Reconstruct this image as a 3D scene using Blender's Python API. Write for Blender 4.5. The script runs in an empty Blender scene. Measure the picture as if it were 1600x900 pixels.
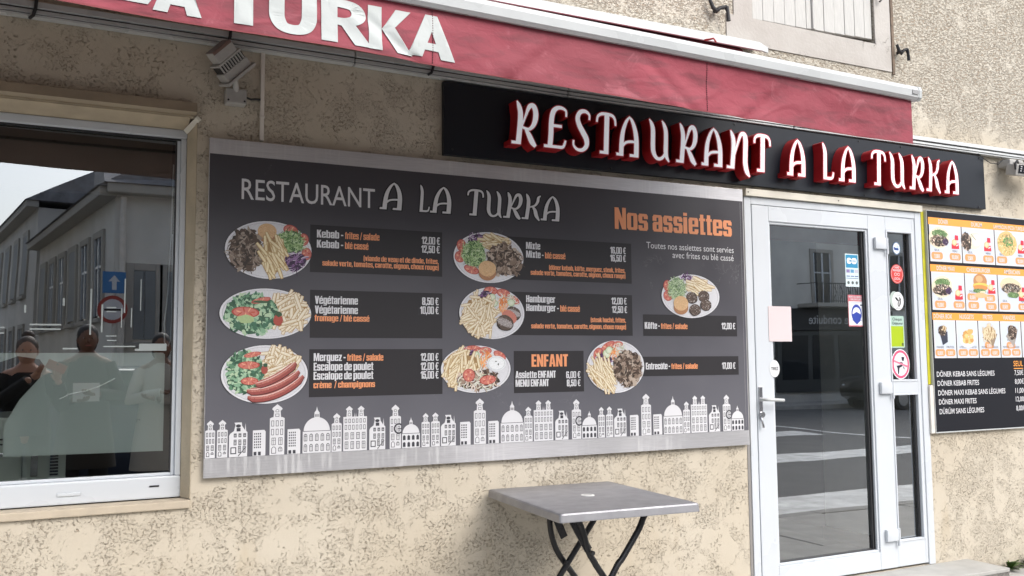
import bpy, bmesh, math, random
from mathutils import Vector, Matrix
from mathutils.geometry import delaunay_2d_cdt

random.seed(7)
scene = bpy.context.scene
COL = scene.collection

# ------------------------------------------------------------------ camera
cam = bpy.data.cameras.new('camera')
cam.sensor_width = 36.0
cam.lens = 1413.6 / 1600 * 36.0
cam.clip_start = 0.05
cam.clip_end = 2000
camo = bpy.data.objects.new('camera', cam)
COL.objects.link(camo)
Rw = Matrix(((0.89548681, -0.02859274, -0.44416869),
             (-0.44501377, -0.07574703, -0.89231448),
             (-0.00813074, 0.99671703, -0.08055462)))
camo.matrix_world = Matrix.Translation((0, -3.9, 1.35)) @ Rw.to_4x4()
scene.camera = camo

# ------------------------------------------------------------------ light
scene.view_settings.view_transform = 'Standard'
scene.view_settings.look = 'None'
scene.view_settings.exposure = 1.12
SUN_EL, SUN_AZ = math.radians(43), math.radians(155)   # azimuth measured clockwise from +Y
world = bpy.data.worlds.new('World')
scene.world = world
world.use_nodes = True
wn, wl = world.node_tree.nodes, world.node_tree.links
bg = wn['Background']
sky = wn.new('ShaderNodeTexSky')
sky.sky_type = 'NISHITA'
sky.sun_disc = False
sky.sun_elevation = SUN_EL
sky.sun_rotation = SUN_AZ
sky.dust_density = 3.0
hs = wn.new('ShaderNodeHueSaturation')
hs.inputs['Saturation'].default_value = 0.50
wl.new(sky.outputs[0], hs.inputs['Color'])
wl.new(hs.outputs[0], bg.inputs['Color'])
bg.inputs['Strength'].default_value = 0.15
sun = bpy.data.lights.new('sun', 'SUN')
sun.energy = 0.65
sun.angle = math.radians(40)
sun.color = (1.0, 0.965, 0.92)
suno = bpy.data.objects.new('sun', sun)
COL.objects.link(suno)
sd = Vector((math.sin(SUN_AZ) * math.cos(SUN_EL), math.cos(SUN_AZ) * math.cos(SUN_EL), math.sin(SUN_EL)))
suno.rotation_euler = sd.to_track_quat('Z', 'Y').to_euler()
try:
    scene.cycles.max_bounces = 10
    scene.cycles.transparent_max_bounces = 16
    scene.cycles.glossy_bounces = 5
except Exception:
    pass

# ------------------------------------------------------------------ materials
def new_mat(name):
    m = bpy.data.materials.new(name)
    m.use_nodes = True
    nt = m.node_tree
    return m, nt.nodes, nt.links, nt.nodes['Principled BSDF']

_mats = {}
def mat(name, col, rough=0.5, metal=0.0, bump=0.0, bscale=60.0, var=0.0, vscale=6.0, spec=0.5, stretch=None, coat=0.0):
    """principled with colour variation and fine relief"""
    if name in _mats:
        return _mats[name]
    m, n, l, p = new_mat(name)
    p.inputs['Roughness'].default_value = rough
    p.inputs['Metallic'].default_value = metal
    p.inputs['Specular IOR Level'].default_value = spec
    p.inputs['Coat Weight'].default_value = coat
    p.inputs['Base Color'].default_value = (*col, 1)
    tc = n.new('ShaderNodeTexCoord')
    src = tc.outputs['Object']
    if stretch:
        mp = n.new('ShaderNodeMapping'); mp.inputs['Scale'].default_value = stretch
        l.new(src, mp.inputs[0]); src = mp.outputs[0]
    if var > 0:
        t = n.new('ShaderNodeTexNoise'); t.inputs['Scale'].default_value = vscale; t.inputs['Detail'].default_value = 5
        l.new(src, t.inputs['Vector'])
        r = n.new('ShaderNodeMapRange'); r.inputs[1].default_value = .3; r.inputs[2].default_value = .7
        r.inputs[3].default_value = 1 - var; r.inputs[4].default_value = 1 + var
        l.new(t.outputs[0], r.inputs[0])
        mx = n.new('ShaderNodeVectorMath'); mx.operation = 'SCALE'
        mx.inputs[0].default_value = col
        l.new(r.outputs[0], mx.inputs['Scale'])
        l.new(mx.outputs[0], p.inputs['Base Color'])
        r2 = n.new('ShaderNodeMapRange'); r2.inputs[1].default_value = .3; r2.inputs[2].default_value = .7
        r2.inputs[3].default_value = max(0, rough - .1); r2.inputs[4].default_value = min(1, rough + .12)
        l.new(t.outputs[0], r2.inputs[0]); l.new(r2.outputs[0], p.inputs['Roughness'])
    if bump > 0:
        t = n.new('ShaderNodeTexNoise'); t.inputs['Scale'].default_value = bscale; t.inputs['Detail'].default_value = 6
        l.new(src, t.inputs['Vector'])
        b = n.new('ShaderNodeBump'); b.inputs['Strength'].default_value = 1; b.inputs['Distance'].default_value = bump
        l.new(t.outputs[0], b.inputs['Height']); l.new(b.outputs[0], p.inputs['Normal'])
    _mats[name] = m
    return m

def ramp(n, l, src, a, b, va=0.0, vb=1.0):
    r = n.new('ShaderNodeMapRange'); r.interpolation_type = 'SMOOTHSTEP'
    r.inputs[1].default_value = a; r.inputs[2].default_value = b
    r.inputs[3].default_value = va; r.inputs[4].default_value = vb
    l.new(src, r.inputs[0]); return r.outputs[0]

def mul(n, l, a, b, op='MULTIPLY'):
    m = n.new('ShaderNodeMath'); m.operation = op
    for i, v in enumerate((a, b)):
        if isinstance(v, (int, float)): m.inputs[i].default_value = v
        else: l.new(v, m.inputs[i])
    return m.outputs[0]

def noise(n, l, vec, scale, detail=4, rough=.5, dist=0.0):
    t = n.new('ShaderNodeTexNoise'); t.inputs['Scale'].default_value = scale
    t.inputs['Detail'].default_value = detail; t.inputs['Roughness'].default_value = rough
    t.inputs['Distortion'].default_value = dist
    l.new(vec, t.inputs['Vector']); return t.outputs[0]

def mixc(n, l, fac, a, b):
    m = n.new('ShaderNodeMix'); m.data_type = 'RGBA'
    for key, v in ((6, a), (7, b)):
        if isinstance(v, tuple): m.inputs[key].default_value = (*v, 1)
        else: l.new(v, m.inputs[key])
    if isinstance(fac, (int, float)): m.inputs[0].default_value = fac
    else: l.new(fac, m.inputs[0])
    return m.outputs[2]

def stucco(name, base, dirt, smooth_share=0.5, stain=True):
    """trowelled render: flat smears with worm-shaped pits between them"""
    m, n, l, p = new_mat(name)
    tc = n.new('ShaderNodeTexCoord'); v = tc.outputs['Object']
    sep = n.new('ShaderNodeSeparateXYZ'); l.new(v, sep.inputs[0])
    # the upper storey is rougher and greyer than the ground floor
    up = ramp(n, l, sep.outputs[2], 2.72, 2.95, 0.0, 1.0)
    patch = mul(n, l, mul(n, l, noise(n, l, v, 7.5, 6, .74, .6), .8), mul(n, l, noise(n, l, v, 1.6, 2), .24), 'ADD')
    patch = mul(n, l, patch, mul(n, l, up, .075), 'ADD')
    mask = ramp(n, l, patch, .475, .60)
    # short worm-shaped pits: broken contours of a stretched, warped noise
    mp = n.new('ShaderNodeMapping'); mp.inputs['Rotation'].default_value = (0, math.radians(32), 0)
    mp.inputs['Scale'].default_value = (.62, 1.0, 1.7); l.new(v, mp.inputs[0])
    def worms(scale, lo, width, bs):
        a = noise(n, l, mp.outputs[0], scale, 2, .5, .9)
        a = mul(n, l, mul(n, l, a, .5, 'SUBTRACT'), 0, 'ABSOLUTE')
        ln = ramp(n, l, a, lo, width, 1.0, 0.0)
        return mul(n, l, ln, ramp(n, l, noise(n, l, v, bs, 2, .5), .535, .60))
    w1 = worms(78, .010, .056, 72)
    w2 = worms(100, .02, .09, 110)
    upmarks = mul(n, l, up, ramp(n, l, noise(n, l, mp.outputs[0], 58, 3, .68, .5), .50, .57))
    pits = mul(n, l, mul(n, l, w1, mul(n, l, w2, .7), 'MAXIMUM'), mask)
    stray = ramp(n, l, noise(n, l, v, 11, 2, .5), .50, .60)
    pits = mul(n, l, pits, mul(n, l, mul(n, l, w1, stray), .9), 'MAXIMUM')
    pits = mul(n, l, pits, mul(n, l, upmarks, mul(n, l, mul(n, l, mask, .8), .2, 'ADD')), 'MAXIMUM')
    dots = ramp(n, l, noise(n, l, v, 30, 1, .5), .76, .80)
    pits = mul(n, l, pits, dots, 'MAXIMUM')
    grain = noise(n, l, v, 180, 3)
    lump = noise(n, l, v, 95, 3, .6)
    big = noise(n, l, v, 1.3, 4)
    mid = noise(n, l, v, 7, 4)
    c = mixc(n, l, ramp(n, l, big, .35, .65), base, tuple(x * y for x, y in zip(base, (.93, .91, .88))))
    c = mixc(n, l, mul(n, l, ramp(n, l, mid, .45, .75), .25), c, tuple(x * .84 for x in base))
    c = mixc(n, l, mul(n, l, mask, .05), c, dirt)
    c = mixc(n, l, mul(n, l, ramp(n, l, lump, .40, .66), mul(n, l, mul(n, l, mask, .22), .06, 'ADD')), c, tuple(x * .62 for x in base))
    if stain:   # rust-brown rain stains, each with its own ragged outline
        mp2 = n.new('ShaderNodeMapping'); mp2.inputs['Scale'].default_value = (2.2, 1, .55); l.new(v, mp2.inputs[0])
        st = noise(n, l, mp2.outputs[0], 2.1, 5, .6)
        st = mul(n, l, ramp(n, l, st, .58, .76), .35)
        c = mixc(n, l, st, c, (base[0] * .76, base[1] * .66, base[2] * .50))
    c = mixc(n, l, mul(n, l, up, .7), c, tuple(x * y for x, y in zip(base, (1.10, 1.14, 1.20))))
    c = mixc(n, l, mul(n, l, pits, mul(n, l, mul(n, l, up, .08), .50, 'ADD')), c, dirt)
    l.new(c, p.inputs['Base Color'])
    p.inputs['Roughness'].default_value = .92
    p.inputs['Specular IOR Level'].default_value = .2
    hh = mul(n, l, mul(n, l, pits, -1.0), mul(n, l, grain, .10), 'ADD')
    hh = mul(n, l, hh, mul(n, l, mask, mul(n, l, noise(n, l, v, 90, 4, .6), .35)), 'ADD')
    b = n.new('ShaderNodeBump'); b.inputs['Distance'].default_value = .006; b.inputs['Strength'].default_value = .9
    l.new(hh, b.inputs['Height']); l.new(b.outputs[0], p.inputs['Normal'])
    return m

M_STUCCO = stucco('stucco', (.575, .52, .425), (.24, .165, .10))
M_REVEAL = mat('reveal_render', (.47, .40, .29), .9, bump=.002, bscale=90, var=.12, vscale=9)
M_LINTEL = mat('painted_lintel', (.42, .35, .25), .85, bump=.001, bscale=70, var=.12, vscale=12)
M_SMOOTH = None
def smooth_render():
    m, n, l, p = new_mat('smooth_window_surround')
    v = n.new('ShaderNodeTexCoord').outputs['Object']
    c = mixc(n, l, ramp(n, l, noise(n, l, v, 3, 5), .35, .7), (.52, .495, .46), (.44, .41, .375))
    cr = mul(n, l, mul(n, l, noise(n, l, v, 9, 5, .6, 1.0), .5, 'SUBTRACT'), 0, 'ABSOLUTE')
    cr = mul(n, l, ramp(n, l, cr, .0, .012, 1, 0), ramp(n, l, noise(n, l, v, 5, 2), .55, .65))
    c = mixc(n, l, mul(n, l, cr, .7), c, (.10, .08, .06))
    l.new(c, p.inputs['Base Color']); p.inputs['Roughness'].default_value = .9
    b = n.new('ShaderNodeBump'); b.inputs['Distance'].default_value = .002
    l.new(mul(n, l, noise(n, l, v, 60, 4), mul(n, l, cr, -1), 'ADD'), b.inputs['Height']); l.new(b.outputs[0], p.inputs['Normal'])
    return m
M_SMOOTH = smooth_render()
M_PVC = mat('white_pvc', (.60, .635, .67), .32, var=.02, vscale=2)
M_PVC_OLD = mat('cream_pvc', (.66, .63, .54), .42, var=.05, vscale=5)
M_GASKET = mat('rubber_gasket', (.03, .03, .032), .6)
M_BLACK = mat('black_plastic', (.015, .015, .017), .45)
M_BLACKMETAL = mat('black_painted_steel', (.012, .012, .014), .33, var=.2, vscale=30, bump=.0004, bscale=200)
M_WHITEAL = mat('white_aluminium', (.52, .54, .54), .3, var=.05, vscale=5)
M_CHROME = mat('chrome', (.6, .6, .62), .22, 1.0)
M_IRON = mat('wrought_iron', (.02, .02, .022), .6, var=.2, vscale=40, bump=.001, bscale=90)
M_GREYLAMP = mat('grey_lamp_housing', (.38, .37, .35), .45, var=.08, vscale=30)
M_CONDUIT = mat('grey_conduit', (.72, .68, .62), .5, var=.08, vscale=12)
M_SIGN = mat('black_sign_sheet', (.011, .014, .020), .34, spec=.3)
M_RED = mat('red_letter_shell', (.36, .012, .016), .42, var=.1, vscale=12)
M_RIM = mat('pink_letter_rim', (.60, .10, .13), .35)
M_FACE = mat('white_letter_face', (.84, .85, .89), .3)
_p = M_FACE.node_tree.nodes['Principled BSDF']   # back-lit acrylic faces, faintly lit by day
_p.inputs['Emission Color'].default_value = (.90, .93, 1, 1); _p.inputs['Emission Strength'].default_value = .14
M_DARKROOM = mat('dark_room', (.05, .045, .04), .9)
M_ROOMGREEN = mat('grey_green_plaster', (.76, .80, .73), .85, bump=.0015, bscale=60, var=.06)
M_SKIRT = mat('brown_skirting', (.13, .085, .05), .5, var=.15, vscale=10, stretch=(1, 1, 8))
M_FLOOR = mat('dark_floor_tiles', (.07, .06, .05), .35, var=.2, vscale=4)

def brushed(name, col, rough, along=(1, 40, 40), streaks=False):
    m, n, l, p = new_mat(name)
    v = n.new('ShaderNodeTexCoord').outputs['Object']
    mp = n.new('ShaderNodeMapping'); mp.inputs['Scale'].default_value = along; l.new(v, mp.inputs[0])
    f = noise(n, l, mp.outputs[0], 12, 6, .6)
    g = noise(n, l, v, 1.7, 3)
    p.inputs['Metallic'].default_value = .68
    c = mixc(n, l, ramp(n, l, f, .3, .7), col, tuple(x * .86 for x in col))
    if streaks:   # patches of pale, less metallic vertical streaks
        mp2 = n.new('ShaderNodeMapping'); mp2.inputs['Scale'].default_value = (60, 1, 3); l.new(v, mp2.inputs[0])
        s = noise(n, l, mp2.outputs[0], 1.0, 3, .5)
        s = mul(n, l, ramp(n, l, s, .47, .66), ramp(n, l, noise(n, l, v, 2.6, 2), .44, .54))
        c = mixc(n, l, mul(n, l, s, .6), c, (.62, .62, .62))
        l.new(ramp(n, l, s, 0, 1, .68, .3), p.inputs['Metallic'])
    l.new(c, p.inputs['Base Color'])
    r = n.new('ShaderNodeMath'); r.operation = 'MULTIPLY_ADD'
    l.new(f, r.inputs[0]); r.inputs[1].default_value = .22
    rr = mul(n, l, ramp(n, l, g, .4, .6, 0, .12), rough - .08, 'ADD'); l.new(rr, r.inputs[2])
    l.new(r.outputs[0], p.inputs['Roughness'])
    b = n.new('ShaderNodeBump'); b.inputs['Distance'].default_value = .0004
    l.new(f, b.inputs['Height']); l.new(b.outputs[0], p.inputs['Normal'])
    return m
M_STEEL = brushed('brushed_aluminium', (.62, .615, .63), .34, streaks=True)
M_TABLE = brushed('worn_steel_table', (.36, .36, .38), .5, along=(1, 1, 1))

def awning_fabric():
    m, n, l, p = new_mat('burgundy_awning_canvas')
    v = n.new('ShaderNodeTexCoord').outputs['Object']
    big = noise(n, l, v, 2.4, 5, .6)
    mp = n.new('ShaderNodeMapping'); mp.inputs['Scale'].default_value = (1.2, 1, 5); mp.inputs['Rotation'].default_value = (0, .25, 0); l.new(v, mp.inputs[0])
    sm = noise(n, l, mp.outputs[0], 4, 5, .6, .4)
    c = mixc(n, l, ramp(n, l, big, .35, .65), (.33, .058, .082), (.26, .048, .066))
    c = mixc(n, l, mul(n, l, ramp(n, l, sm, .46, .70), .72), c, (.17, .040, .052))
    c = mixc(n, l, mul(n, l, ramp(n, l, noise(n, l, v, 6, 5, .7, 1.2), .55, .7), .35), c, (.50, .17, .20))
    geo = n.new('ShaderNodeNewGeometry')       # inner side coloured brown to neutralise the red bounce light beneath the awning
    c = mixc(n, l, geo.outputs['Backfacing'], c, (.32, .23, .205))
    l.new(c, p.inputs['Base Color']); p.inputs['Roughness'].default_value = .75
    
    mp3 = n.new('ShaderNodeMapping'); mp3.inputs['Scale'].default_value = (1, 1, 1.6); mp3.inputs['Rotation'].default_value = (0, .5, 0); l.new(v, mp3.inputs[0])
    cr = mul(n, l, mul(n, l, noise(n, l, mp3.outputs[0], 2.6, 1, .5, .2), .5, 'SUBTRACT'), 0, 'ABSOLUTE')
    cr = ramp(n, l, cr, 0, .06, 1, 0)
    weave = noise(n, l, v, 500, 2)
    h = mul(n, l, mul(n, l, cr, .42), mul(n, l, noise(n, l, mp3.outputs[0], 13, 4, .55, .4), 1.0), 'ADD')
    h = mul(n, l, h, mul(n, l, weave, .04), 'ADD')
    b = n.new('ShaderNodeBump'); b.inputs['Distance'].default_value = .006; b.inputs['Strength'].default_value = .8
    l.new(h, b.inputs['Height']); l.new(b.outputs[0], p.inputs['Normal'])
    tr = n.new('ShaderNodeBsdfTranslucent'); l.new(c, tr.inputs[0]); l.new(b.outputs[0], tr.inputs['Normal'])
    ms = n.new('ShaderNodeMixShader'); ms.inputs[0].default_value = .02
    l.new(p.outputs[0], ms.inputs[1]); l.new(tr.outputs[0], ms.inputs[2])
    l.new(ms.outputs[0], n['Material Output'].inputs[0])
    return m
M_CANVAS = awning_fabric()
M_CANVASWHITE = mat('white_canvas_print', (.50, .53, .52), .7, var=.07, vscale=14, bump=.003, bscale=16)

def glass_mat(name, boost=1.7, tint=(.90, .93, .91)):
    m, n, l, p = new_mat(name)
    n.remove(p)
    t = n.new('ShaderNodeBsdfTransparent'); t.inputs[0].default_value = (*tint, 1)
    g = n.new('ShaderNodeBsdfGlossy'); g.inputs['Roughness'].default_value = 0.0
    g.inputs['Color'].default_value = (.93, .97, 1, 1)
    f = n.new('ShaderNodeFresnel'); f.inputs['IOR'].default_value = 1.52
    k = mul(n, l, mul(n, l, f.outputs[0], boost), .9, 'MINIMUM')
    v = n.new('ShaderNodeTexCoord').outputs['Object']
    b = n.new('ShaderNodeBump'); b.inputs['Distance'].default_value = .0012; b.inputs['Strength'].default_value = .5
    l.new(noise(n, l, v, 1.6, 1), b.inputs['Height']); l.new(b.outputs[0], g.inputs['Normal'])
    ms = n.new('ShaderNodeMixShader'); l.new(k, ms.inputs[0])
    l.new(t.outputs[0], ms.inputs[1]); l.new(g.outputs[0], ms.inputs[2])
    l.new(ms.outputs[0], n['Material Output'].inputs[0])
    return m
M_GLASS = glass_mat('double_glazing', 7.4)
M_GLASSDOOR = glass_mat('door_glazing', 7.4)

def film_mat():
    m, n, l, p = new_mat('frosted_film')
    p.inputs['Base Color'].default_value = (.74, .82, .79, 1); p.inputs['Roughness'].default_value = .55
    t = n.new('ShaderNodeBsdfTransparent')
    ms = n.new('ShaderNodeMixShader'); ms.inputs[0].default_value = .76
    l.new(t.outputs[0], ms.inputs[1]); l.new(p.outputs[0], ms.inputs[2])
    l.new(ms.outputs[0], n['Material Output'].inputs[0])
    return m
M_FILM = film_mat()

def ink_attr():
    m, n, l, p = new_mat('printed_picture')
    a = n.new('ShaderNodeAttribute'); a.attribute_name = 'ink'
    v = n.new('ShaderNodeTexCoord').outputs['Object']
    s = n.new('ShaderNodeVectorMath'); s.operation = 'SCALE'
    l.new(a.outputs['Color'], s.inputs[0]); l.new(ramp(n, l, noise(n, l, v, 160, 3), .3, .7, .93, 1.05), s.inputs['Scale'])
    l.new(s.outputs[0], p.inputs['Base Color']); p.inputs['Roughness'].default_value = .38
    return m
M_INK = ink_attr()
def ink(name, col, rough=.38, spec=.5): return mat(name, col, rough, spec=spec)
I_WHITE = ink('white_ink', (.68, .68, .70))
I_ORANGE = ink('orange_ink', (.80, .32, .15))
I_BOX = ink('charcoal_ink', (.028, .026, .029), .42, .35)
I_BOXD = ink('price_box_ink', (.022, .020, .024))
I_BLACK = ink('black_ink', (.012, .012, .014))
I_NAVY = ink('dark_board_ink', (.011, .012, .017), .5, .2)
I_AMBER = ink('amber_ink', (.88, .36, .06))
I_PALE = ink('pale_blue_ink', (.60, .65, .74))
def panel_print():
    m, n, l, p = new_mat('grey_printed_sheet')
    v = n.new('ShaderNodeTexCoord').outputs['Object']
    sep = n.new('ShaderNodeSeparateXYZ'); l.new(v, sep.inputs[0])
    g = ramp(n, l, sep.outputs[2], 1.0, 2.2, 1.0, 0.0)      # print gradient, with the awning's shade painted into its dark top
    c = mixc(n, l, g, (.048, .044, .052), (.118, .117, .135))
    s = mul(n, l, mul(n, l, noise(n, l, v, 6, 5, .6, .6), .5, 'SUBTRACT'), 0, 'ABSOLUTE')
    s = mul(n, l, ramp(n, l, s, 0, .006, 1, 0), ramp(n, l, noise(n, l, v, 3, 2), .6, .68))
    c = mixc(n, l, mul(n, l, s, .25), c, (.3, .3, .3))
    l.new(c, p.inputs['Base Color'])
    l.new(ramp(n, l, noise(n, l, v, 5, 4), .3, .7, .30, .42), p.inputs['Roughness'])
    return m
M_PANEL = panel_print()

# ------------------------------------------------------------------ mesh helpers
class MB:
    def __init__(s): s.v = []; s.f = []; s.c = []; s.smooth = False
    def add(s, vs, fs, col=None):
        o = len(s.v); s.v += [tuple(p) for p in vs]
        for f in fs: s.f.append(tuple(i + o for i in f)); s.c.append(col)
        return s
    def box(s, x0, x1, y0, y1, z0, z1, ch=0.0, col=None):
        if x1 < x0: x0, x1 = x1, x0
        if y1 < y0: y0, y1 = y1, y0
        if z1 < z0: z0, z1 = z1, z0
        if ch <= 0:
            vs = [(x, y, z) for z in (z0, z1) for y in (y0, y1) for x in (x0, x1)]
            return s.add(vs, [(0, 2, 3, 1), (4, 5, 7, 6), (0, 1, 5, 4), (2, 6, 7, 3), (0, 4, 6, 2), (1, 3, 7, 5)], col)
        bm = bmesh.new(); bmesh.ops.create_cube(bm, size=1)
        for v in bm.verts: v.co = Vector(((x0 + x1) / 2 + v.co.x * (x1 - x0), (y0 + y1) / 2 + v.co.y * (y1 - y0), (z0 + z1) / 2 + v.co.z * (z1 - z0)))
        bmesh.ops.bevel(bm, geom=bm.edges[:], offset=ch, segments=2, profile=.6, affect='EDGES')
        bm.verts.index_update()
        s.add([v.co for v in bm.verts], [tuple(v.index for v in f.verts) for f in bm.faces], col); bm.free(); return s
    def prism(s, pts, axis, a, b, col=None):
        """extrude a CCW polygon: axis 'y': pts are (x,z); 'x': (y,z); 'z': (x,y)"""
        n = len(pts)
        def P(p, t): return (p[0], t, p[1]) if axis == 'y' else (t, p[0], p[1]) if axis == 'x' else (p[0], p[1], t)
        vs = [P(p, a) for p in pts] + [P(p, b) for p in pts]
        fs = [tuple(range(n)), tuple(range(2 * n - 1, n - 1, -1))]
        fs += [((i + 1) % n, i, n + i, n + (i + 1) % n) for i in range(n)]
        return s.add(vs, fs, col)
    def tube(s, pts, r, n=10, cap=True, col=None):
        pts = [Vector(p) for p in pts]; rs = r if isinstance(r, (list, tuple)) else [r] * len(pts)
        rings = []; up = None
        for i, p in enumerate(pts):
            d = (pts[min(i + 1, len(pts) - 1)] - pts[max(i - 1, 0)]).normalized()
            if up is None:
                up = d.orthogonal().normalized()
            else:
                up = (up - d * up.dot(d)).normalized()
            b = d.cross(up)
            rings.append([p + (up * math.cos(2 * math.pi * k / n) + b * math.sin(2 * math.pi * k / n)) * rs[i] for k in range(n)])
        vs = [q for g in rings for q in g]; fs = []
        for i in range(len(rings) - 1):
            for k in range(n):
                fs.append((i * n + k, i * n + (k + 1) % n, (i + 1) * n + (k + 1) % n, (i + 1) * n + k))
        if cap: fs.append(tuple(range(n - 1, -1, -1))); fs.append(tuple((len(rings) - 1) * n + k for k in range(n)))
        s.smooth = True
        return s.add(vs, fs, col)
    def loft(s, rings, cap=True, col=None):
        n = len(rings[0]); vs = [q for g in rings for q in g]; fs = []
        for i in range(len(rings) - 1):
            for k in range(n):
                fs.append((i * n + k, i * n + (k + 1) % n, (i + 1) * n + (k + 1) % n, (i + 1) * n + k))
        if cap: fs.append(tuple(range(n - 1, -1, -1))); fs.append(tuple((len(rings) - 1) * n + k for k in range(n)))
        return s.add(vs, fs, col)
    def ball(s, c, r, seg=14, rings=9, col=None):
        if not isinstance(r, (tuple, list)): r = (r, r, r)
        g = []
        for i in range(rings + 1):
            t = math.pi * (i / rings * .98 + .01)
            g.append([(c[0] + r[0] * math.sin(t) * math.cos(2 * math.pi * k / seg), c[1] + r[1] * math.sin(t) * math.sin(2 * math.pi * k / seg), c[2] - r[2] * math.cos(t)) for k in range(seg)])
        s.smooth = True
        return s.loft(g, True, col)
    def build(s, name, material, parent=None, smooth=None, loc=None):
        me = bpy.data.meshes.new(name); me.from_pydata(s.v, [], s.f)
        if any(c is not None for c in s.c):
            at = me.color_attributes.new('ink', 'FLOAT_COLOR', 'CORNER')
            i = 0
            for f, c in zip(s.f, s.c):
                c = c or (.5, .5, .5)
                for _ in f:
                    at.data[i].color = (c[0], c[1], c[2], 1); i += 1
        me.materials.append(material)
        if smooth if smooth is not None else s.smooth:
            try: me.shade_smooth()
            except Exception: pass
            try: me.set_sharp_from_angle(angle=math.radians(42))
            except Exception: pass
        me.update()
        o = bpy.data.objects.new(name, me); COL.objects.link(o)
        if parent is not None: o.parent = parent
        if loc: o.location = loc
        return o

def tag(o, label=None, cat=None, group=None, kind=None):
    if label: o['label'] = label
    if cat: o['category'] = cat
    if group: o['group'] = group
    if kind: o['kind'] = kind
    return o
def thing(name, label, cat, loc=(0, 0, 0), group=None, rz=0.0):
    o = bpy.data.objects.new(name, None); COL.objects.link(o); o.location = loc; o.rotation_euler = (0, 0, rz)
    o.empty_display_size = .1
    return tag(o, label, cat, group)
def dup(o, parent=None):
    c = o.copy(); COL.objects.link(c)
    if parent is not None:
        c.parent = parent
    for ch in list(o.children): dup(ch, c)
    return c

# flat print: polygons in (x, z) facing -y
def flat(mb, pts, y, col=None):
    a = sum(pts[i][0] * pts[(i + 1) % len(pts)][1] - pts[(i + 1) % len(pts)][0] * pts[i][1] for i in range(len(pts)))
    if a < 0: pts = pts[::-1]
    mb.add([(p[0], y, p[1]) for p in pts], [tuple(range(len(pts)))], col)
def rect(x0, z0, x1, z1): return [(x0, z0), (x1, z0), (x1, z1), (x0, z1)]
def rrect(x0, z0, x1, z1, r, n=4):
    o = []
    for cx, cz, a in ((x1 - r, z0 + r, -90), (x1 - r, z1 - r, 0), (x0 + r, z1 - r, 90), (x0 + r, z0 + r, 180)):
        for k in range(n + 1):
            t = math.radians(a + 90 * k / n); o.append((cx + r * math.cos(t), cz + r * math.sin(t)))
    return o
def ell(cx, cz, rx, rz, n=28, rot=0.0, jit=0.0, rnd=random):
    o = []
    for k in range(n):
        t = 2 * math.pi * k / n; j = 1 + (rnd.uniform(-jit, jit) if jit else 0)
        x, z = rx * math.cos(t) * j, rz * math.sin(t) * j
        o.append((cx + x * math.cos(rot) - z * math.sin(rot), cz + x * math.sin(rot) + z * math.cos(rot)))
    return o

def union(polys, extra=()):
    """2-D union of simple polygons -> verts, triangles"""
    vs, fs = [], []
    for p in polys:
        a = sum(p[i][0] * p[(i + 1) % len(p)][1] - p[(i + 1) % len(p)][0] * p[i][1] for i in range(len(p)))
        if a < 0: p = p[::-1]
        o = len(vs); vs += [Vector(q) for q in p]; fs.append(list(range(o, o + len(p))))
    vs += [Vector(q) for q in extra]
    r = delaunay_2d_cdt(vs, [], fs, 1, 1e-6)
    return [tuple(v) for v in r[0]], [tuple(f) for f, og in zip(r[2], r[5]) if len(og)]

def stroke(pts, curve=True, grow=0.0, sub=5):
    """variable-width pen stroke -> list of quads; pts (x, y, w)"""
    P = [Vector(p) for p in pts]
    if curve and len(P) > 2:
        Q = []
        for i in range(len(P) - 1):
            a = P[max(i - 1, 0)]; b = P[i]; c = P[i + 1]; d = P[min(i + 2, len(P) - 1)]
            for k in range(sub):
                t = k / sub
                Q.append(.5 * ((2 * b) + (-a + c) * t + (2 * a - 5 * b + 4 * c - d) * t * t + (-a + 3 * b - 3 * c + d) * t ** 3))
        Q.append(P[-1]); P = Q
    L, R = [], []
    for i, p in enumerate(P):
        d = (P[min(i + 1, len(P) - 1)] - P[max(i - 1, 0)]); d = Vector((d.x, d.y)).normalized()
        nrm = Vector((-d.y, d.x)); w = p.z / 2 + grow
        c = Vector((p.x, p.y))
        if i == 0: c = c - d * grow
        if i == len(P) - 1: c = c + d * grow
        L.append(c + nrm * w); R.append(c - nrm * w)
    return [[tuple(R[i]), tuple(R[i + 1]), tuple(L[i + 1]), tuple(L[i])] for i in range(len(P) - 1)]

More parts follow.
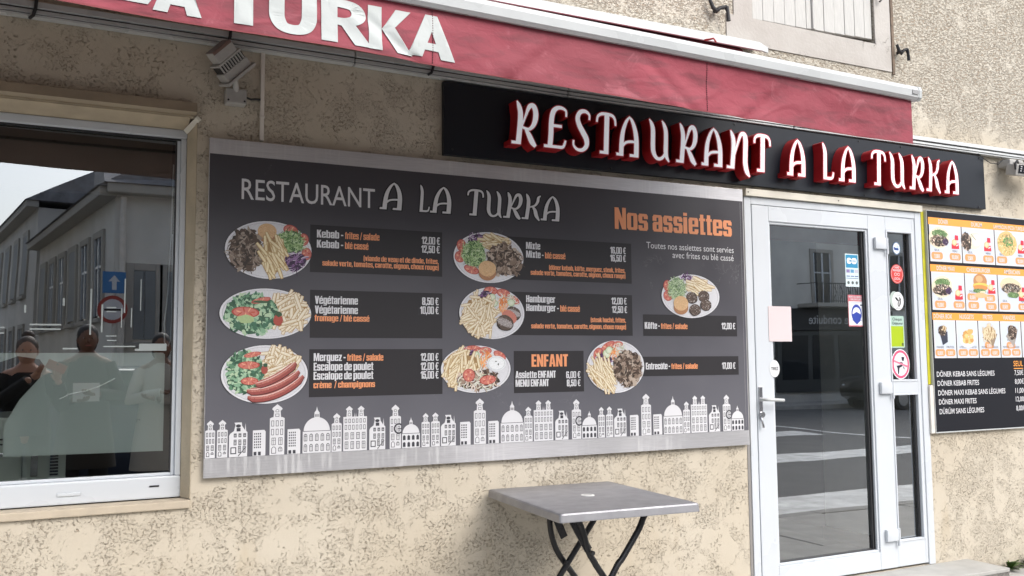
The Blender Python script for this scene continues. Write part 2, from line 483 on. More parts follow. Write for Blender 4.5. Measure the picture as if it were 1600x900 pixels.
# ---- calligraphic capitals of the shop name (unit height)
STEM = [(.10, 1.0, .02), (.15, .90, .09), (.195, .74, .115), (.20, .5, .12), (.185, .25, .12), (.17, .02, .12)]
SER = ('S', [(.0, .03, .06), (.23, .03, .06)])
CAL = {
 'R': (.66, [STEM, SER, [(.24, .40, .03), (.34, .70, .05), (.42, .90, .09), (.52, .93, .11), (.585, .80, .12), (.585, .62, .12), (.53, .46, .09), (.42, .37, .06), (.26, .40, .05)],
             [(.34, .37, .05), (.43, .24, .11), (.52, .08, .125), (.61, -.02, .07)]]),
 'E': (.66, [[(.62, .78, .045), (.61, .91, .05), (.5, .97, .065), (.36, .96, .09), (.25, .86, .12), (.205, .65, .125), (.20, .3, .125), (.18, .02, .125)],
             ('S', [(.22, .53, .06), (.50, .53, .06)]), ('S', [(.02, .03, .06), (.48, .03, .06)]), [(.44, .03, .06), (.56, .05, .06), (.62, .20, .045)]]),
 'S': (.58, [[(.55, .78, .045), (.54, .90, .055), (.42, .97, .075), (.27, .94, .10), (.19, .80, .12), (.24, .63, .13), (.36, .46, .14), (.47, .30, .14), (.48, .14, .115), (.36, .03, .08), (.2, .03, .06), (.09, .12, .05), (.08, .24, .045)]]),
 'T': (.62, [[(.03, .76, .045), (.05, .89, .055), (.16, .965, .065), (.33, .975, .07), (.5, .95, .065), (.58, .86, .055), (.60, .72, .045)],
             ('S', [(.33, .95, .135), (.33, .0, .135)]), ('S', [(.14, .03, .06), (.36, .03, .06)])]),
 'A': (.70, [[(.37, .985, .03), (.27, .86, .07), (.18, .62, .10), (.145, .35, .115), (.14, .0, .12)],
             [(.35, .985, .03), (.45, .88, .08), (.54, .66, .11), (.585, .40, .125), (.59, .0, .13)],
             [(.16, .22, .05), (.26, .33, .055), (.40, .37, .055), (.57, .375, .05)],
             ('S', [(.0, .03, .06), (.17, .03, .06)]), ('S', [(.40, .03, .06), (.62, .03, .06)])]),
 'U': (.74, [[(.05, 1.0, .02), (.12, .90, .09), (.17, .74, .125), (.175, .45, .13), (.19, .22, .125), (.27, .07, .09), (.38, .025, .07), (.5, .07, .07), (.58, .18, .06)],
             [(.46, 1.0, .02), (.53, .90, .09), (.59, .74, .12), (.60, .45, .125), (.60, .22, .125), (.64, .08, .09), (.71, -.02, .03)]]),
 'N': (.74, [STEM, SER, [(.23, .36, .04), (.34, .70, .06), (.43, .92, .085), (.54, .93, .12), (.585, .78, .13), (.585, .45, .13), (.59, .15, .13), (.65, -.06, .11), (.73, -.17, .03)]]),
 'L': (.58, [STEM[:4] + [(.20, .25, .12), (.20, .0, .12)], ('S', [(.14, .03, .06), (.42, .03, .06)]), [(.40, .03, .06), (.50, .06, .055), (.54, .20, .04)]]),
 'K': (.66, [STEM, SER, [(.62, .96, .03), (.55, .88, .08), (.53, .72, .09), (.44, .56, .065), (.24, .48, .04)], [(.36, .52, .05), (.46, .36, .11), (.52, .16, .12), (.64, -.03, .04)]]),
}
def cal_polys(ch, grow=0.0):
    out = []
    for s in CAL[ch][1]:
        if isinstance(s, tuple): out += stroke(s[1], False, grow)
        else: out += stroke(s, True, grow)
    return out
def mapped(polys, x, z, sx, sz): return [[(x + p[0] * sx, z + p[1] * sz) for p in q] for q in polys]

# ---- heavy condensed face for the menu lines (unit cap height)
HS, HT, HX, HW, HC = .212, .13, .79, .54, .085
def hb(x0, y0, x1, y1): return [(x0, y0), (x1, y0), (x1, y1), (x0, y1)]
def hL(x, y0, y1, s=HS, a=1, b=1): c = HC; return [(x + c * a, y0), (x + s, y0), (x + s, y1), (x + c * b, y1), (x, y1 - c * b), (x, y0 + c * a)]
def hR(x, y0, y1, s=HS, a=1, b=1): c = HC; return [(x - s, y0), (x - c * a, y0), (x, y0 + c * a), (x, y1 - c * b), (x - c * b, y1), (x - s, y1)]
def ringg(h, w=HW, y=0.0): return [hL(0, y, h), hR(w, y, h), hb(.05, y, w - .05, y + HT), hb(.05, h - HT, w - .05, h)]
def heavy(ch):
    X, W, S, T = HX, HW, HS, HT
    acc = []
    base = {'é': 'e', 'è': 'e', 'ê': 'e', 'ö': 'o', 'ô': 'o', 'É': 'E'}.get(ch)
    if base:
        w, p = heavy(base)
        t = X + .05 if base.islower() else 1.04
        if ch in 'éÉ': acc = [[(w * .35, t), (w * .6, t), (w * .85, t + .17), (w * .55, t + .17)]]
        if ch == 'è': acc = [[(w * .45, t), (w * .7, t), (w * .5, t + .17), (w * .2, t + .17)]]
        if ch in 'êô': acc = [[(w * .1, t), (w * .35, t), (w * .5, t + .17)], [(w * .65, t), (w * .9, t), (w * .5, t + .17)]]
        if ch == 'ö': acc = [hb(w * .1, t, w * .4, t + .15), hb(w * .6, t, w * .9, t + .15)]
        return w, p + acc
    G = {
     'K': (.58, [hb(0, 0, S, 1), [(S, .38), (.34, .5), (.56, 1), (.33, 1), (S, .72)], [(.22, .45), (.34, 0), (.60, 0), (.38, .60)]]),
     'M': (.80, [hb(0, 0, .2, 1), hb(.6, 0, .8, 1), [(.1, 1), (.33, 0), (.46, 0), (.28, 1)], [(.7, 1), (.52, 1), (.34, 0), (.47, 0)]]),
     'V': (.58, [[(0, 1), (.17, 0), (.38, 0), (.22, 1)], [(.36, 1), (.20, 0), (.41, 0), (.58, 1)]]),
     'E': (.44, [hb(0, 0, S, 1), hb(.1, 0, .44, T + .03), hb(.1, .42, .41, .42 + T + .02), hb(.1, 1 - T - .03, .44, 1)]),
     'F': (.43, [hb(0, 0, S, 1), hb(.1, .42, .40, .42 + T + .02), hb(.1, 1 - T - .03, .43, 1)]),
     'H': (.56, [hb(0, 0, S, 1), hb(.56 - S, 0, .56, 1), hb(.1, .42, .46, .58)]),
     'N': (.58, [hb(0, 0, .2, 1), hb(.38, 0, .58, 1), [(.02, 1), (.37, 0), (.56, 0), (.2, 1)]]),
     'A': (.60, [[(0, 0), (.22, 0), (.33, 1), (.17, 1)], [(.38, 0), (.60, 0), (.43, 1), (.27, 1)], hb(.14, .2, .46, .34)]),
     'T': (.48, [hb(.12, 0, .36, 1), hb(0, 1 - T - .04, .48, 1)]),
     'U': (.56, [hL(0, 0, 1, b=0), hR(.56, 0, 1, b=0), hb(.05, 0, .51, T)]),
     'C': (.54, [hL(0, 0, 1), hb(.05, 0, .49, T), hb(.05, 1 - T, .49, 1), hR(.54, .62, 1, a=0), hR(.54, 0, .36, b=0)]),
     'a': (.52, [hR(.52, 0, X, a=0), hb(.05, X - T, .47, X), hL(0, .50, X, a=0), hL(0, 0, .46), hb(.05, .33, .4, .46), hb(.05, 0, .34, T)]),
     'b': (.54, [hb(0, 0, S, 1), hR(.54, 0, X), hb(.05, 0, .49, T), hb(.05, X - T, .49, X)]),
     'p': (.54, [hb(0, -.2, S, X), hR(.54, 0, X), hb(.05, 0, .49, T), hb(.05, X - T, .49, X)]),
     'd': (.54, [hb(.54 - S, 0, .54, 1), hL(0, 0, X), hb(.05, 0, .49, T), hb(.05, X - T, .49, X)]),
     'g': (.54, [hb(.54 - S, -.1, .54, X), hL(0, 0, X), hb(.05, 0, .49, T), hb(.05, X - T, .49, X), hb(.03, -.2, .48, -.09)]),
     'c': (.52, [hL(0, 0, X), hb(.05, 0, .47, T), hb(.05, X - T, .47, X), hR(.52, .50, X, a=0), hR(.52, 0, .30, b=0)]),
     'e': (.54, [hL(0, 0, X), hb(.05, 0, .49, T), hb(.05, X - T, .49, X), hR(.54, .36, X, a=0), hb(.1, .36, .5, .47), hR(.54, 0, .25, b=0)]),
     's': (.50, [hb(.05, 0, .45, T), hb(.05, X - T, .45, X), hL(0, .36, X), hR(.50, 0, .46), hb(.05, .34, .45, .48), hR(.50, .55, X, a=0), hL(0, 0, .25, b=0)]),
     'f': (.34, [hb(.06, 0, .06 + S - .02, .9), hb(0, X - T, .34, X), hb(.1, 1 - T, .34, 1), [(.06, .85), (.2, .85), (.2, 1), (.13, 1)]]),
     't': (.34, [hb(.06, 0, .06 + S - .02, .97), hb(0, X - T, .34, X), hb(.1, 0, .34, T)]),
     'r': (.38, [hb(0, 0, S, X), [(.15, X - .25), (.26, X - .16), (.38, X - .14), (.38, X + .01), (.28, X), (.15, X - .08)]]),
     'i': (.24, [hb(0, 0, S, X), hb(0, X + .06, S, 1)]),
     'l': (.24, [hb(0, 0, S, 1)]),
     'k': (.53, [hb(0, 0, S, 1), [(.2, .3), (.33, .45), (.50, X), (.28, X), (.2, .55)], [(.2, .40), (.31, 0), (.54, 0), (.36, .5)]]),
     'o': (.54, ringg(X)),
     'm': (.82, [hb(0, 0, .21, X), hb(.305, 0, .515, X - .03), hR(.82, 0, X, s=.21, a=0), hb(.1, X - T, .77, X)]),
     'n': (.54, [hb(0, 0, S, X), hR(.54, 0, X, a=0), hb(.1, X - T, .49, X)]),
     'h': (.54, [hb(0, 0, S, 1), hR(.54, 0, X, a=0), hb(.1, X - T, .49, X)]),
     'u': (.54, [hL(0, 0, X, b=0), hb(.54 - S, 0, .54, X), hb(.05, 0, .4, T)]),
     'v': (.50, [[(0, X), (.15, 0), (.34, 0), (.21, X)], [(.29, X), (.17, 0), (.36, 0), (.50, X)]]),
     'x': (.50, [[(0, X), (.24, X), (.50, 0), (.26, 0)], [(0, 0), (.24, 0), (.50, X), (.26, X)]]),
     'z': (.46, [hb(0, 0, .46, T), hb(0, X - T, .46, X), [(0, T - .02), (.23, T - .02), (.46, X - T + .02), (.23, X - T + .02)]]),
     'q': (.54, [hb(.54 - S, -.2, .54, X), hL(0, 0, X), hb(.05, 0, .49, T), hb(.05, X - T, .49, X)]),
     'j': (.30, [hb(.04, -.1, .26, X), hb(-.04, -.2, .24, -.08), hb(.04, X + .06, .26, 1)]),
     '0': (.54, [hL(0, 0, 1, .18), hR(.54, 0, 1, .18), hb(.05, 0, .49, T - .01), hb(.05, 1 - T + .01, .49, 1)]), '1': (.38, [hb(.17, 0, .37, 1), [(0, .66), (.16, .72), (.16, 1), (.10, .90), (0, .84)]]),
     '2': (.52, [hb(.0, 0, .52, T + .02), hb(.05, 1 - T, .47, 1), hL(0, .66, 1, a=0), hR(.52, .52, 1), [(0, .14), (.24, .14), (.52, .58), (.30, .58)]]),
     '3': (.52, [hb(.05, 0, .47, T), hb(.05, 1 - T, .47, 1), hR(.52, 0, .52), hR(.52, .46, 1), hb(.2, .43, .47, .56), hL(0, 0, .3, b=0), hL(0, .70, 1, a=0)]),
     '4': (.54, [hb(.27, 0, .48, 1), hb(0, .20, .54, .34), [(0, .22), (.2, .22), (.36, 1), (.2, 1)]]),
     '5': (.52, [hb(.02, 1 - T - .02, .50, 1), hb(.02, .45, S, 1), hR(.52, 0, .66), hb(.1, .54, .47, .66), hb(.05, 0, .47, T), hL(0, 0, .32, b=0)]),
     '6': (.54, [hL(0, 0, 1), hb(.05, 0, .49, T), hb(.05, 1 - T, .49, 1), hR(.54, 0, .62), hb(.1, .50, .49, .62), hR(.54, .74, 1, a=0)]),
     '7': (.46, [hb(0, 1 - T - .04, .46, 1), [(.08, 0), (.32, 0), (.46, .85), (.24, .85)]]),
     '8': (.54, [hL(0, 0, .50), hL(0, .46, 1), hR(.54, 0, .50), hR(.54, .46, 1), hb(.05, 0, .49, T - .02), hb(.05, 1 - T + .02, .49, 1), hb(.05, .43, .49, .55)]),
     '€': (.62, [[(.12, .2), (.22, 0), (.38, 0), (.38, .13), (.32, .15), (.29, .3), (.29, .7), (.32, .85), (.38, .87), (.38, 1), (.22, 1), (.12, .8)], [(.36, 0), (.52, .0), (.60, .06), (.58, .2), (.50, .13), (.36, .13)], [(.36, 1), (.52, 1), (.60, .94), (.58, .8), (.50, .87), (.36, .87)], hb(.02, .56, .50, .65), hb(.02, .37, .47, .46)]),
     ',': (.20, [hb(0, 0, .2, .18), [(.06, 0), (.2, 0), (.08, -.16), (0, -.16)]]),
     '-': (.30, [hb(0, .34, .30, .50)]), '/': (.40, [[(0, -.05), (.14, -.05), (.40, 1.05), (.26, 1.05)]]),
     '(': (.24, [[(.08, 1.02), (.24, 1.02), (.20, .8), (.20, .1), (.24, -.14), (.08, -.14), (0, .1), (0, .8)]]),
     ')': (.24, [[(.0, 1.02), (.16, 1.02), (.24, .8), (.24, .1), (.16, -.14), (0, -.14), (.04, .1), (.04, .8)]]),
    }
    return G[ch]
def heavy_line(s, gap=.045, space=.20):
    x = 0; out = []
    for ch in s:
        if ch == ' ': x += space; continue
        w, ps = heavy(ch)
        out += [[(p[0] + x, p[1]) for p in q] for q in ps]
        x += w + gap
    return x - gap, out
def itext(parent, s, x0, z0, x1, cap, y, material, name='lettering', right=False, label=None):
    w, ps = heavy_line(s)
    sx = (x1 - x0) / w
    mb = MB(); v, t = union(mapped(ps, x0, z0, sx, cap))
    mb.add([(p[0], y, p[1]) for p in v], [f if _ccw(v, f) else f[::-1] for f in t])
    return mb.build(name, material, parent)
def _ccw(v, f):
    a, b, c = v[f[0]], v[f[1]], v[f[2]]
    return (b[0] - a[0]) * (c[1] - a[1]) - (c[0] - a[0]) * (b[1] - a[1]) > 0

# ---- plain sans from the built-in font
_ref = {}
def font_mesh(s, bold=0.0):
    cu = bpy.data.curves.new('t', 'FONT'); cu.body = s; cu.size = 1; cu.offset = bold; cu.resolution_u = 3
    o = bpy.data.objects.new('t', cu); COL.objects.link(o)
    dg = bpy.context.evaluated_depsgraph_get(); dg.update()
    me = bpy.data.meshes.new_from_object(o.evaluated_get(dg))
    v = [(p.co.x, p.co.y) for p in me.vertices]; f = [tuple(p.vertices) for p in me.polygons]
    bpy.data.objects.remove(o); bpy.data.curves.remove(cu); bpy.data.meshes.remove(me)
    return v, f
def stext(parent, s, x0, z0, x1, cap, y, material, bold=0.0, name='lettering', rot=None, mb=None, col=None):
    if 'H' not in _ref: _ref['H'] = max(p[1] for p in font_mesh('H')[0])
    v, f = font_mesh(s, bold)
    a, b = min(p[0] for p in v), max(p[0] for p in v)
    k = cap / _ref['H']; sx = (x1 - x0) / (b - a) if x1 is not None else k
    vv = [(x0 + (p[0] - a) * sx, z0 + p[1] * k) for p in v]
    if rot: vv = [rot(p) for p in vv]
    own = mb is None
    mb = mb or MB()
    mb.add([(p[0], y, p[1]) for p in vv], [q if _ccw(vv, q) else q[::-1] for q in f], col)
    if own: return mb.build(name, material, parent)

# ================================================================== the ground and the street
ground = MB()
ground.box(-400, 400, -800, 8.0, -.5, -.121)
g = ground.build('road', mat('asphalt', (.15, .148, .145), .85, bump=.004, bscale=120, var=.2, vscale=2)); tag(g, kind='structure')
M_CONC = mat('pavement_concrete', (.42, .41, .385), .9, bump=.003, bscale=60, var=.16, vscale=5)
pv = bpy.data.objects.new('pavement', None); COL.objects.link(pv); tag(pv, kind='structure')
MB().box(-9, 14, -1.02, -.001, -.2, 0, .004).build('concrete_strip', M_CONC, pv)
for i in range(-8, 14):
    if i == -8: slab = MB().box(.004, .996, -2.05, -1.03, -.2, -.006, .006).build('paving_slab', M_CONC, pv); sl_ = slab
    else: sl_ = slab.copy(); COL.objects.link(sl_)
    sl_.location = (i, 0, .003 * ((i * 7) % 3 - 1))
kerb = bpy.data.objects.new('kerb', None); COL.objects.link(kerb); tag(kerb, kind='structure')
ks = MB().box(.004, .996, -2.2, -2.054, -.3, -.004, .012).build('kerb_stone', mat('granite_kerb', (.33, .32, .30), .8, bump=.002, bscale=150, var=.15, vscale=14), kerb)
ks.location.x = -9
for i in range(-8, 14):
    c = ks.copy(); COL.objects.link(c); c.location.x = i
M_ROADPAINT = mat('worn_road_paint', (.72, .72, .70), .7, var=.3, vscale=5)
zc = bpy.data.objects.new('zebra_crossing', None); COL.objects.link(zc); tag(zc, kind='structure')
zs = MB().box(5.9, 13.4, -.42, .42, -.121, -.116).build('painted_stripe', M_ROADPAINT, zc); zs.location.y = -3.1
for k in range(1, 4):
    c = zs.copy(); COL.objects.link(c); c.location.y = -3.1 - k * 3.3
fp = MB().box(-30, 60, -17.6, -16.0, -.3, 0, .01).build('far_pavement', M_CONC); tag(fp, kind='structure')
dl = MB().box(13.9, 14.05, -16, -2.4, -.121, -.116).build('painted_line', M_ROADPAINT); tag(dl, kind='structure')

# ================================================================== the restaurant building
house = thing('restaurant_building', 'cream rendered building front with a shop window, a glazed door and a shuttered upper window', 'building', (0, 0, 0))
w = MB()
T = .34
X0, X1, ZT = -7.0, 13.0, 6.6
# shop window opening X -3.1 .. .483, Z .79 .. 2.365 ; door opening X 3.39 .. 4.805, Z .1 .. 2.26 ; upper window 3.49..4.475, Z 3.30..5.2
w.box(X0, -3.1, 0, T, -.2, ZT)
w.box(-3.1, .483, 0, T, -.2, .79); w.box(-3.1, .483, 0, T, 2.372, ZT)
w.box(.483, 3.385, 0, T, -.2, ZT)
w.box(3.385, 4.81, 0, T, 2.262, 3.14)
w.box(3.385, 4.81, 0, T, -.2, .10)
w.box(4.81, X1, 0, T, -.2, ZT)
w.box(3.385, 4.81, 0, T, 5.4, ZT)
w.box(3.385, 3.49, 0, T, 3.14, 5.4); w.box(4.476, 4.81, 0, T, 3.14, 5.4)
wall = w.build('wall', M_STUCCO, house)
MB().box(3.49, 4.476, .01, T, 3.14, 3.30).box(3.49, 4.476, .09, T, 3.30, 5.4).build('window_recess', M_SMOOTH, house)
# smooth surround of the upper window, standing 6 mm proud
s = MB()
s.box(3.30, 4.608, -.007, .0, 3.135, 3.295); s.box(3.355, 3.49, -.007, 0, 3.295, 5.5); s.box(4.474, 4.608, -.007, 0, 3.295, 5.5); s.box(3.49, 4.474, -.007, 0, 5.3, 5.5)
s.build('window_surround', M_SMOOTH, house)
MB().box(4.612, 4.634, -.012, 0, 3.12, 5.5, .003).build('surround_edge', mat('dark_brown_edge', (.20, .15, .11), .9, bump=.003, bscale=80, var=.3, vscale=20), house)  # thin dark brown strip beside the window surround
# shutters, board by board
M_SHUT = mat('weathered_white_paint', (.53, .525, .50), .65, bump=.0012, bscale=30, var=.08, vscale=25, stretch=(6, 6, .6))
edges = [[3.505, 3.584, 3.668, 3.752, 3.836, 3.921, 3.962], [3.984, 4.065, 4.151, 4.236, 4.318, 4.402, 4.466]]
for si, (nm, ed) in enumerate(zip(('shutter', 'shutter'), edges)):
    sh = bpy.data.objects.new('shutter', None); COL.objects.link(sh); sh.parent = house
    for i in range(len(ed) - 1):
        zb = 3.302 + (ed[i] - 3.505) * .027 + random.uniform(-.002, .002)
        MB().box(ed[i] + .0011, ed[i + 1] - .0011, .012 + random.uniform(-.002, .002), .036, zb, 5.28, .004).build('board', M_SHUT, sh)
    MB().box(ed[0], ed[-1], .038, .058, 3.42, 3.50).box(ed[0], ed[-1], .038, .058, 4.9, 4.98).build('ledge', M_SHUT, sh)
MB().box(3.964, 3.982, -.002, .03, 3.312, 5.28, .004).build('cover_strip', M_SHUT, house)
hk = MB().tube([(4.487, -.001, 3.60), (4.50, -.03, 3.59), (4.515, -.03, 3.575), (4.50, -.028, 3.562)], .006)
hk.build('shutter_hook', M_IRON, house)
# roof eave
M_TILES = mat('roof_tiles', (.22, .12, .08), .85, bump=.01, bscale=20, var=.2)
MB().prism([(-.6, ZT + .02), (T, ZT + .02), (.9, ZT + .32), (.9, ZT + .55), (-.6, ZT + .2)], 'x', X0, X1).build('roof', M_TILES, house)
MB().prism([(.9, ZT + .32), (5, ZT + 2.6), (5, ZT + 2.8), (.9, ZT + .55)], 'x', X0, 3.0).build('roof', M_TILES, house)      # roof left open over the hall, added to brighten its side wall
MB().box(X0, X1, 8.0, 8.3, -.2, 9).build('rear_wall', M_STUCCO, house)

# shop window --------------------------------------------------
win = bpy.data.objects.new('shop_window', None); COL.objects.link(win); win.parent = house
GX0 = -3.0
YF = .085
f = MB()
f.box(GX0 - .1, .4535, YF, YF + .07, .806, .893, .006)         # bottom rail
f.box(GX0 - .1, .4535, YF, YF + .07, 2.300, 2.3365, .006)      # top rail
f.box(.4305, .4525, YF + .004, YF + .07, .8935, 2.2995, .004)   # right stile
f.box(.4165, .430, YF + .022, YF + .06, .8935, 2.2995, .003)    # glazing bead
f.box(GX0 - .1, .416, YF + .022, YF + .06, .8935, .905, .003)
f.build('frame', M_PVC, win)
MB().box(GX0 - .1, .430, YF + .0155, YF + .0215, 2.292, 2.2995).box(.4115, .4162, YF + .024, YF + .05, .906, 2.292).build('gasket', M_GASKET, win)
gl = MB(); flat(gl, rect(-3.05, .9, .416, 2.296), YF + .035); gl.build('glass', M_GLASS, win)
cap_ = MB().box(-.19 + .19, .085, YF - .004, YF, .838, .852, .003); cap_.build('drain_cap', M_PVC, win)
MB().box(.335, .372, YF - .003, YF - .0005, .853, .859).build('drain_slot', M_BLACK, win)
MB().box(-3.1, .4825, -.016, YF - .001, .772, .803, .005).build('sill', mat('stone_sill', (.50, .43, .33), .85, bump=.001, bscale=80, var=.1, vscale=10), win)
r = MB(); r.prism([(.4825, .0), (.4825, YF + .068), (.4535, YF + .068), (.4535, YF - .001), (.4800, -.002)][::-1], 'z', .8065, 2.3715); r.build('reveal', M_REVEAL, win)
# painted roller-box lintel projecting over the window
M_HEAD = mat('painted_head_band', (.34, .28, .20), .75, bump=.001, bscale=70, var=.15, vscale=8)
MB().prism([(-.035, 2.425), (-.045, 2.385), (-.012, 2.381), (0, 2.381), (0, 2.43)], 'x', -3.2, .475).build('head_moulding', M_HEAD, win)
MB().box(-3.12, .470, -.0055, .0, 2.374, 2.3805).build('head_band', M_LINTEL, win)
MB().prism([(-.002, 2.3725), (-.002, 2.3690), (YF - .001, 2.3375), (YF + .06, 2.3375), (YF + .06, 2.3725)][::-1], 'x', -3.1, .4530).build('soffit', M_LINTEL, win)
t = MB()   # little diagonal trunking in the corner of the recess
A0, A1 = Vector((.446, YF - .012, 2.328)), Vector((.484, -.012, 2.366))
def sec(c, w): return [(c.x - w, c.y, c.z + w * .4), (c.x + w * .3, c.y, c.z - w), (c.x + w, c.y - .004, c.z - w * .4), (c.x - w * .3, c.y - .004, c.z + w)]
t.loft([sec(A0, .011), sec(A1, .011)]); t.build('corner_trunking', M_PVC_OLD, win)

# interior behind the window
room = bpy.data.objects.new('shop_room', None); COL.objects.link(room); room.parent = house
rm = MB()
rm.box(-5, 3.0, 5.0, 5.1, -.2, 3.2); rm.box(-5.1, -5, T, 5.0, -.2, 3.2); rm.box(3.0, 3.1, 4.9, 5.0, -.2, 3.2)
rm.box(-5, 3.0, T, 5.0, 3.0, 3.1); rm.box(-5, 3, T, 5.0, -.2, 0)
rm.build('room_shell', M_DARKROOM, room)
MB().box(-3.05, .41, .24, .30, 2.07, 2.36, .004).build('blind_box', mat('brown_blind_box', (.14, .115, .085), .7), room)

# frosted film on the glass ------------------------------------
fm = MB(); YG = YF + .035 + .003
flat(fm, [(-3.0, 1.398), (-3.0, 1.362), (-.21, 1.362), (-.15, 1.385), (-.075, 1.372), (-.057, 1.345), (-.068, 1.318), (-.072, 1.300), (-.14, 1.216), (-.19, 1.12), (-.19, .998), (.387, .993), (.387, 1.388), (.379, 1.397)], YG)  # left edge shaped around the reflected woman so her dark reflection reads crisply
fmo = fm.build('frosted_film', M_FILM)
tag(fmo, 'large pale frosted film stuck on the lower part of the shop window glass', 'window film')
M_DECAL = mat('white_decal', (.38, .42, .41), .5)
dg_ = thing('window_decal', 'small white strips and bars stuck on the window glass above the frosted film', 'decal', (0, 0, 0))
bars = [(-.114, 1.5055, -.004, 1.512), (-.114, 1.488, -.004, 1.494), (.005, 1.411, .058, 1.417), (.099, 1.47, .105, 1.655), (.141, 1.48, .147, 1.593), (.16, 1.578, .196, 1.583), (.16, 1.562, .196, 1.566),
        (.215, 1.50, .219, 1.579), (.252, 1.50, .256, 1.58), (.165, 1.445, .2, 1.449), (.16, 1.463, .2, 1.467), (-.3, 1.494, -.2, 1.499), (-.3, 1.472, -.2, 1.477), (.27, 1.405, .392, 1.413), (.153, 1.42, .272, 1.425),
        (.286, 1.413, .392, 1.434), (.225, 1.56, .23, 1.70), (.286, 1.57, .29, 1.70), (-.135, 1.555, -.128, 1.585), (.0, 1.585, .007, 1.615)]
for k, b in enumerate(bars):
    m_ = MB(); flat(m_, rect(*b), YF + .0342 - .0002 * (k % 3)); m_.build('strip', M_DECAL, dg_)
scr = MB().tube([(-.0, YF + .033, 1.215), (.04, YF + .033, 1.236), (.09, YF + .033, 1.243), (.14, YF + .033, 1.262), (.2, YF + .033, 1.293)], .0013, 6)
tag(scr.build('scratch_tape', M_DECAL), 'thin pale bent line of tape running across the frosted film', 'tape')
cd = MB().tube([(.408, .16, 2.2), (.404, .16, 1.9), (.396, .16, 1.65), (.385, .16, 1.52), (.388, .16, 1.44), (.402, .16, 1.425), (.412, .16, 1.45), (.414, .16, 1.6), (.41, .16, 1.9)], .0028, 6)
tag(cd.build('blind_cord', M_PVC), 'white looped blind cord hanging behind the right side of the window glass', 'cord')
# white refrigerator back seen through the glass
fr = thing('refrigerator', 'back of a white refrigerator behind the shop window, below the frosted film', 'refrigerator', (0, 0, 0))
M_FRIDGE = mat('pale_enamel', (.62, .68, .62), .35)
MB().box(-.9, -.13, .30, .85, 0, 1.14, .008).build('cabinet', M_FRIDGE, fr)
MB().box(-.128, .03, .30, .85, 0, 1.02, .006).build('side_cabinet', M_FRIDGE, fr)
for k in range(9):
    MB().box(-.028, .002, .292, .2995, .90 + k * .0125, .907 + k * .0125).build('vent_slot', M_BLACK, fr)
MB().box(-.098, -.072, .288, .2995, .90, .985, .003).build('hinge_plate', M_CHROME, fr)
MB().box(-.30, -.20, .292, .2995, 1.05, 1.056).box(-.30, -.2, .292, .2995, 1.03, 1.036).build('grille_line', M_BLACK, fr)
MB().box(-.42, -.17, .286, .2995, .985, 1.0, .003).build('latch', M_CHROME, fr)

# entrance door ------------------------------------------------
door = bpy.data.objects.new('entrance_door', None); COL.objects.link(door); door.parent = house
f = MB()
f.box(3.389, 3.437, -.006, .06, .101, 2.2585, .004)      # left jamb
f.box(4.7535, 4.808, -.006, .06, .101, 2.2585, .004)      # right jamb
f.box(3.4375, 4.753, -.006, .06, 2.217, 2.2585, .004)    # head
f.build('door_frame', M_PVC, door)
MB().box(3.437, 3.4445, .012, .05, .101, 2.2165).build('frame_gap', M_GASKET, door)
f = MB()    # leaf: 3.445..4.480
LX0, LX1, LZ0, LZ1 = 3.445, 4.480, .112, 2.2145
gx0, gx1, gz0, gz1 = 3.565, 4.345, .213, 2.128
f.box(LX0, gx0, -.004, .055, LZ0, LZ1, .004); f.box(gx1, LX1, -.004, .055, LZ0, LZ1, .004)
f.box(gx0 + .0003, gx1 - .0003, -.004, .055, LZ0, gz0, .004); f.box(gx0 + .0003, gx1 - .0003, -.004, .055, gz1, LZ1, .004)
leaf = f.build('door_leaf', M_PVC, door)
f = MB(); e = .014
for (a, b, c, d) in ((gx0, gx0 + e, gz0, gz1), (gx1 - e, gx1, gz0, gz1), (gx0 + e, gx1 - e, gz0, gz0 + e), (gx0 + e, gx1 - e, gz1 - e, gz1)):
    f.box(a, b, .004, .03, c + .0004, d - .0004, .003)
f.build('glazing_bead', M_PVC, leaf)
f = MB()
for (a, b, c, d) in ((gx0 + e, gx0 + e + .006, gz0 + e, gz1 - e), (gx1 - e - .02, gx1 - e - .014, gz0 + e, gz1 - e), (gx1 - e - .006, gx1 - e, gz0 + e, gz1 - e), (gx0 + e + .006, gx1 - e - .02, gz0 + e, gz0 + e + .005)):
    f.box(a, b, .018, .034, c, d)
f.build('gasket', M_GASKET, leaf)
gl = MB(); flat(gl, rect(gx0 + e, gz0 + e, gx1 - e, gz1 - e), .033); gl.build('glass', M_GLASSDOOR, leaf)
# fixed side panel 4.4805..4.7535 with two lights
f = MB()
px0, px1 = 4.4815, 4.753
f.box(px0, 4.497, .0, .055, .112, 2.2165, .003); f.box(4.730, px1, .0, .055, .112, 2.2165, .003)
for a, b in ((.112, .255), (1.137, 1.207), (2.133, 2.2165)): f.box(4.4972, 4.7298, .0, .055, a, b, .003)
sp = f.build('side_panel', M_PVC, door)
for a, b in ((.255, 1.137), (1.207, 2.133)):
    f = MB(); e = .012
    for q in ((4.497, 4.497 + e, a, b), (4.730 - e, 4.730, a, b), (4.497 + e, 4.730 - e, a, a + e), (4.497 + e, 4.730 - e, b - e, b)):
        f.box(q[0] + .0003, q[1] - .0003, -.004, .02, q[2], q[3], .003)
    f.build('glazing_bead', M_PVC, sp)
    f = MB(); f.box(4.730 - e - .014, 4.730 - e, .016, .028, a + e, b - e); f.build('gasket', M_GASKET, sp)
    gl = MB(); flat(gl, rect(4.508, a + .01, 4.719, b - .01), .031); gl.build('glass', M_GLASSDOOR, sp)
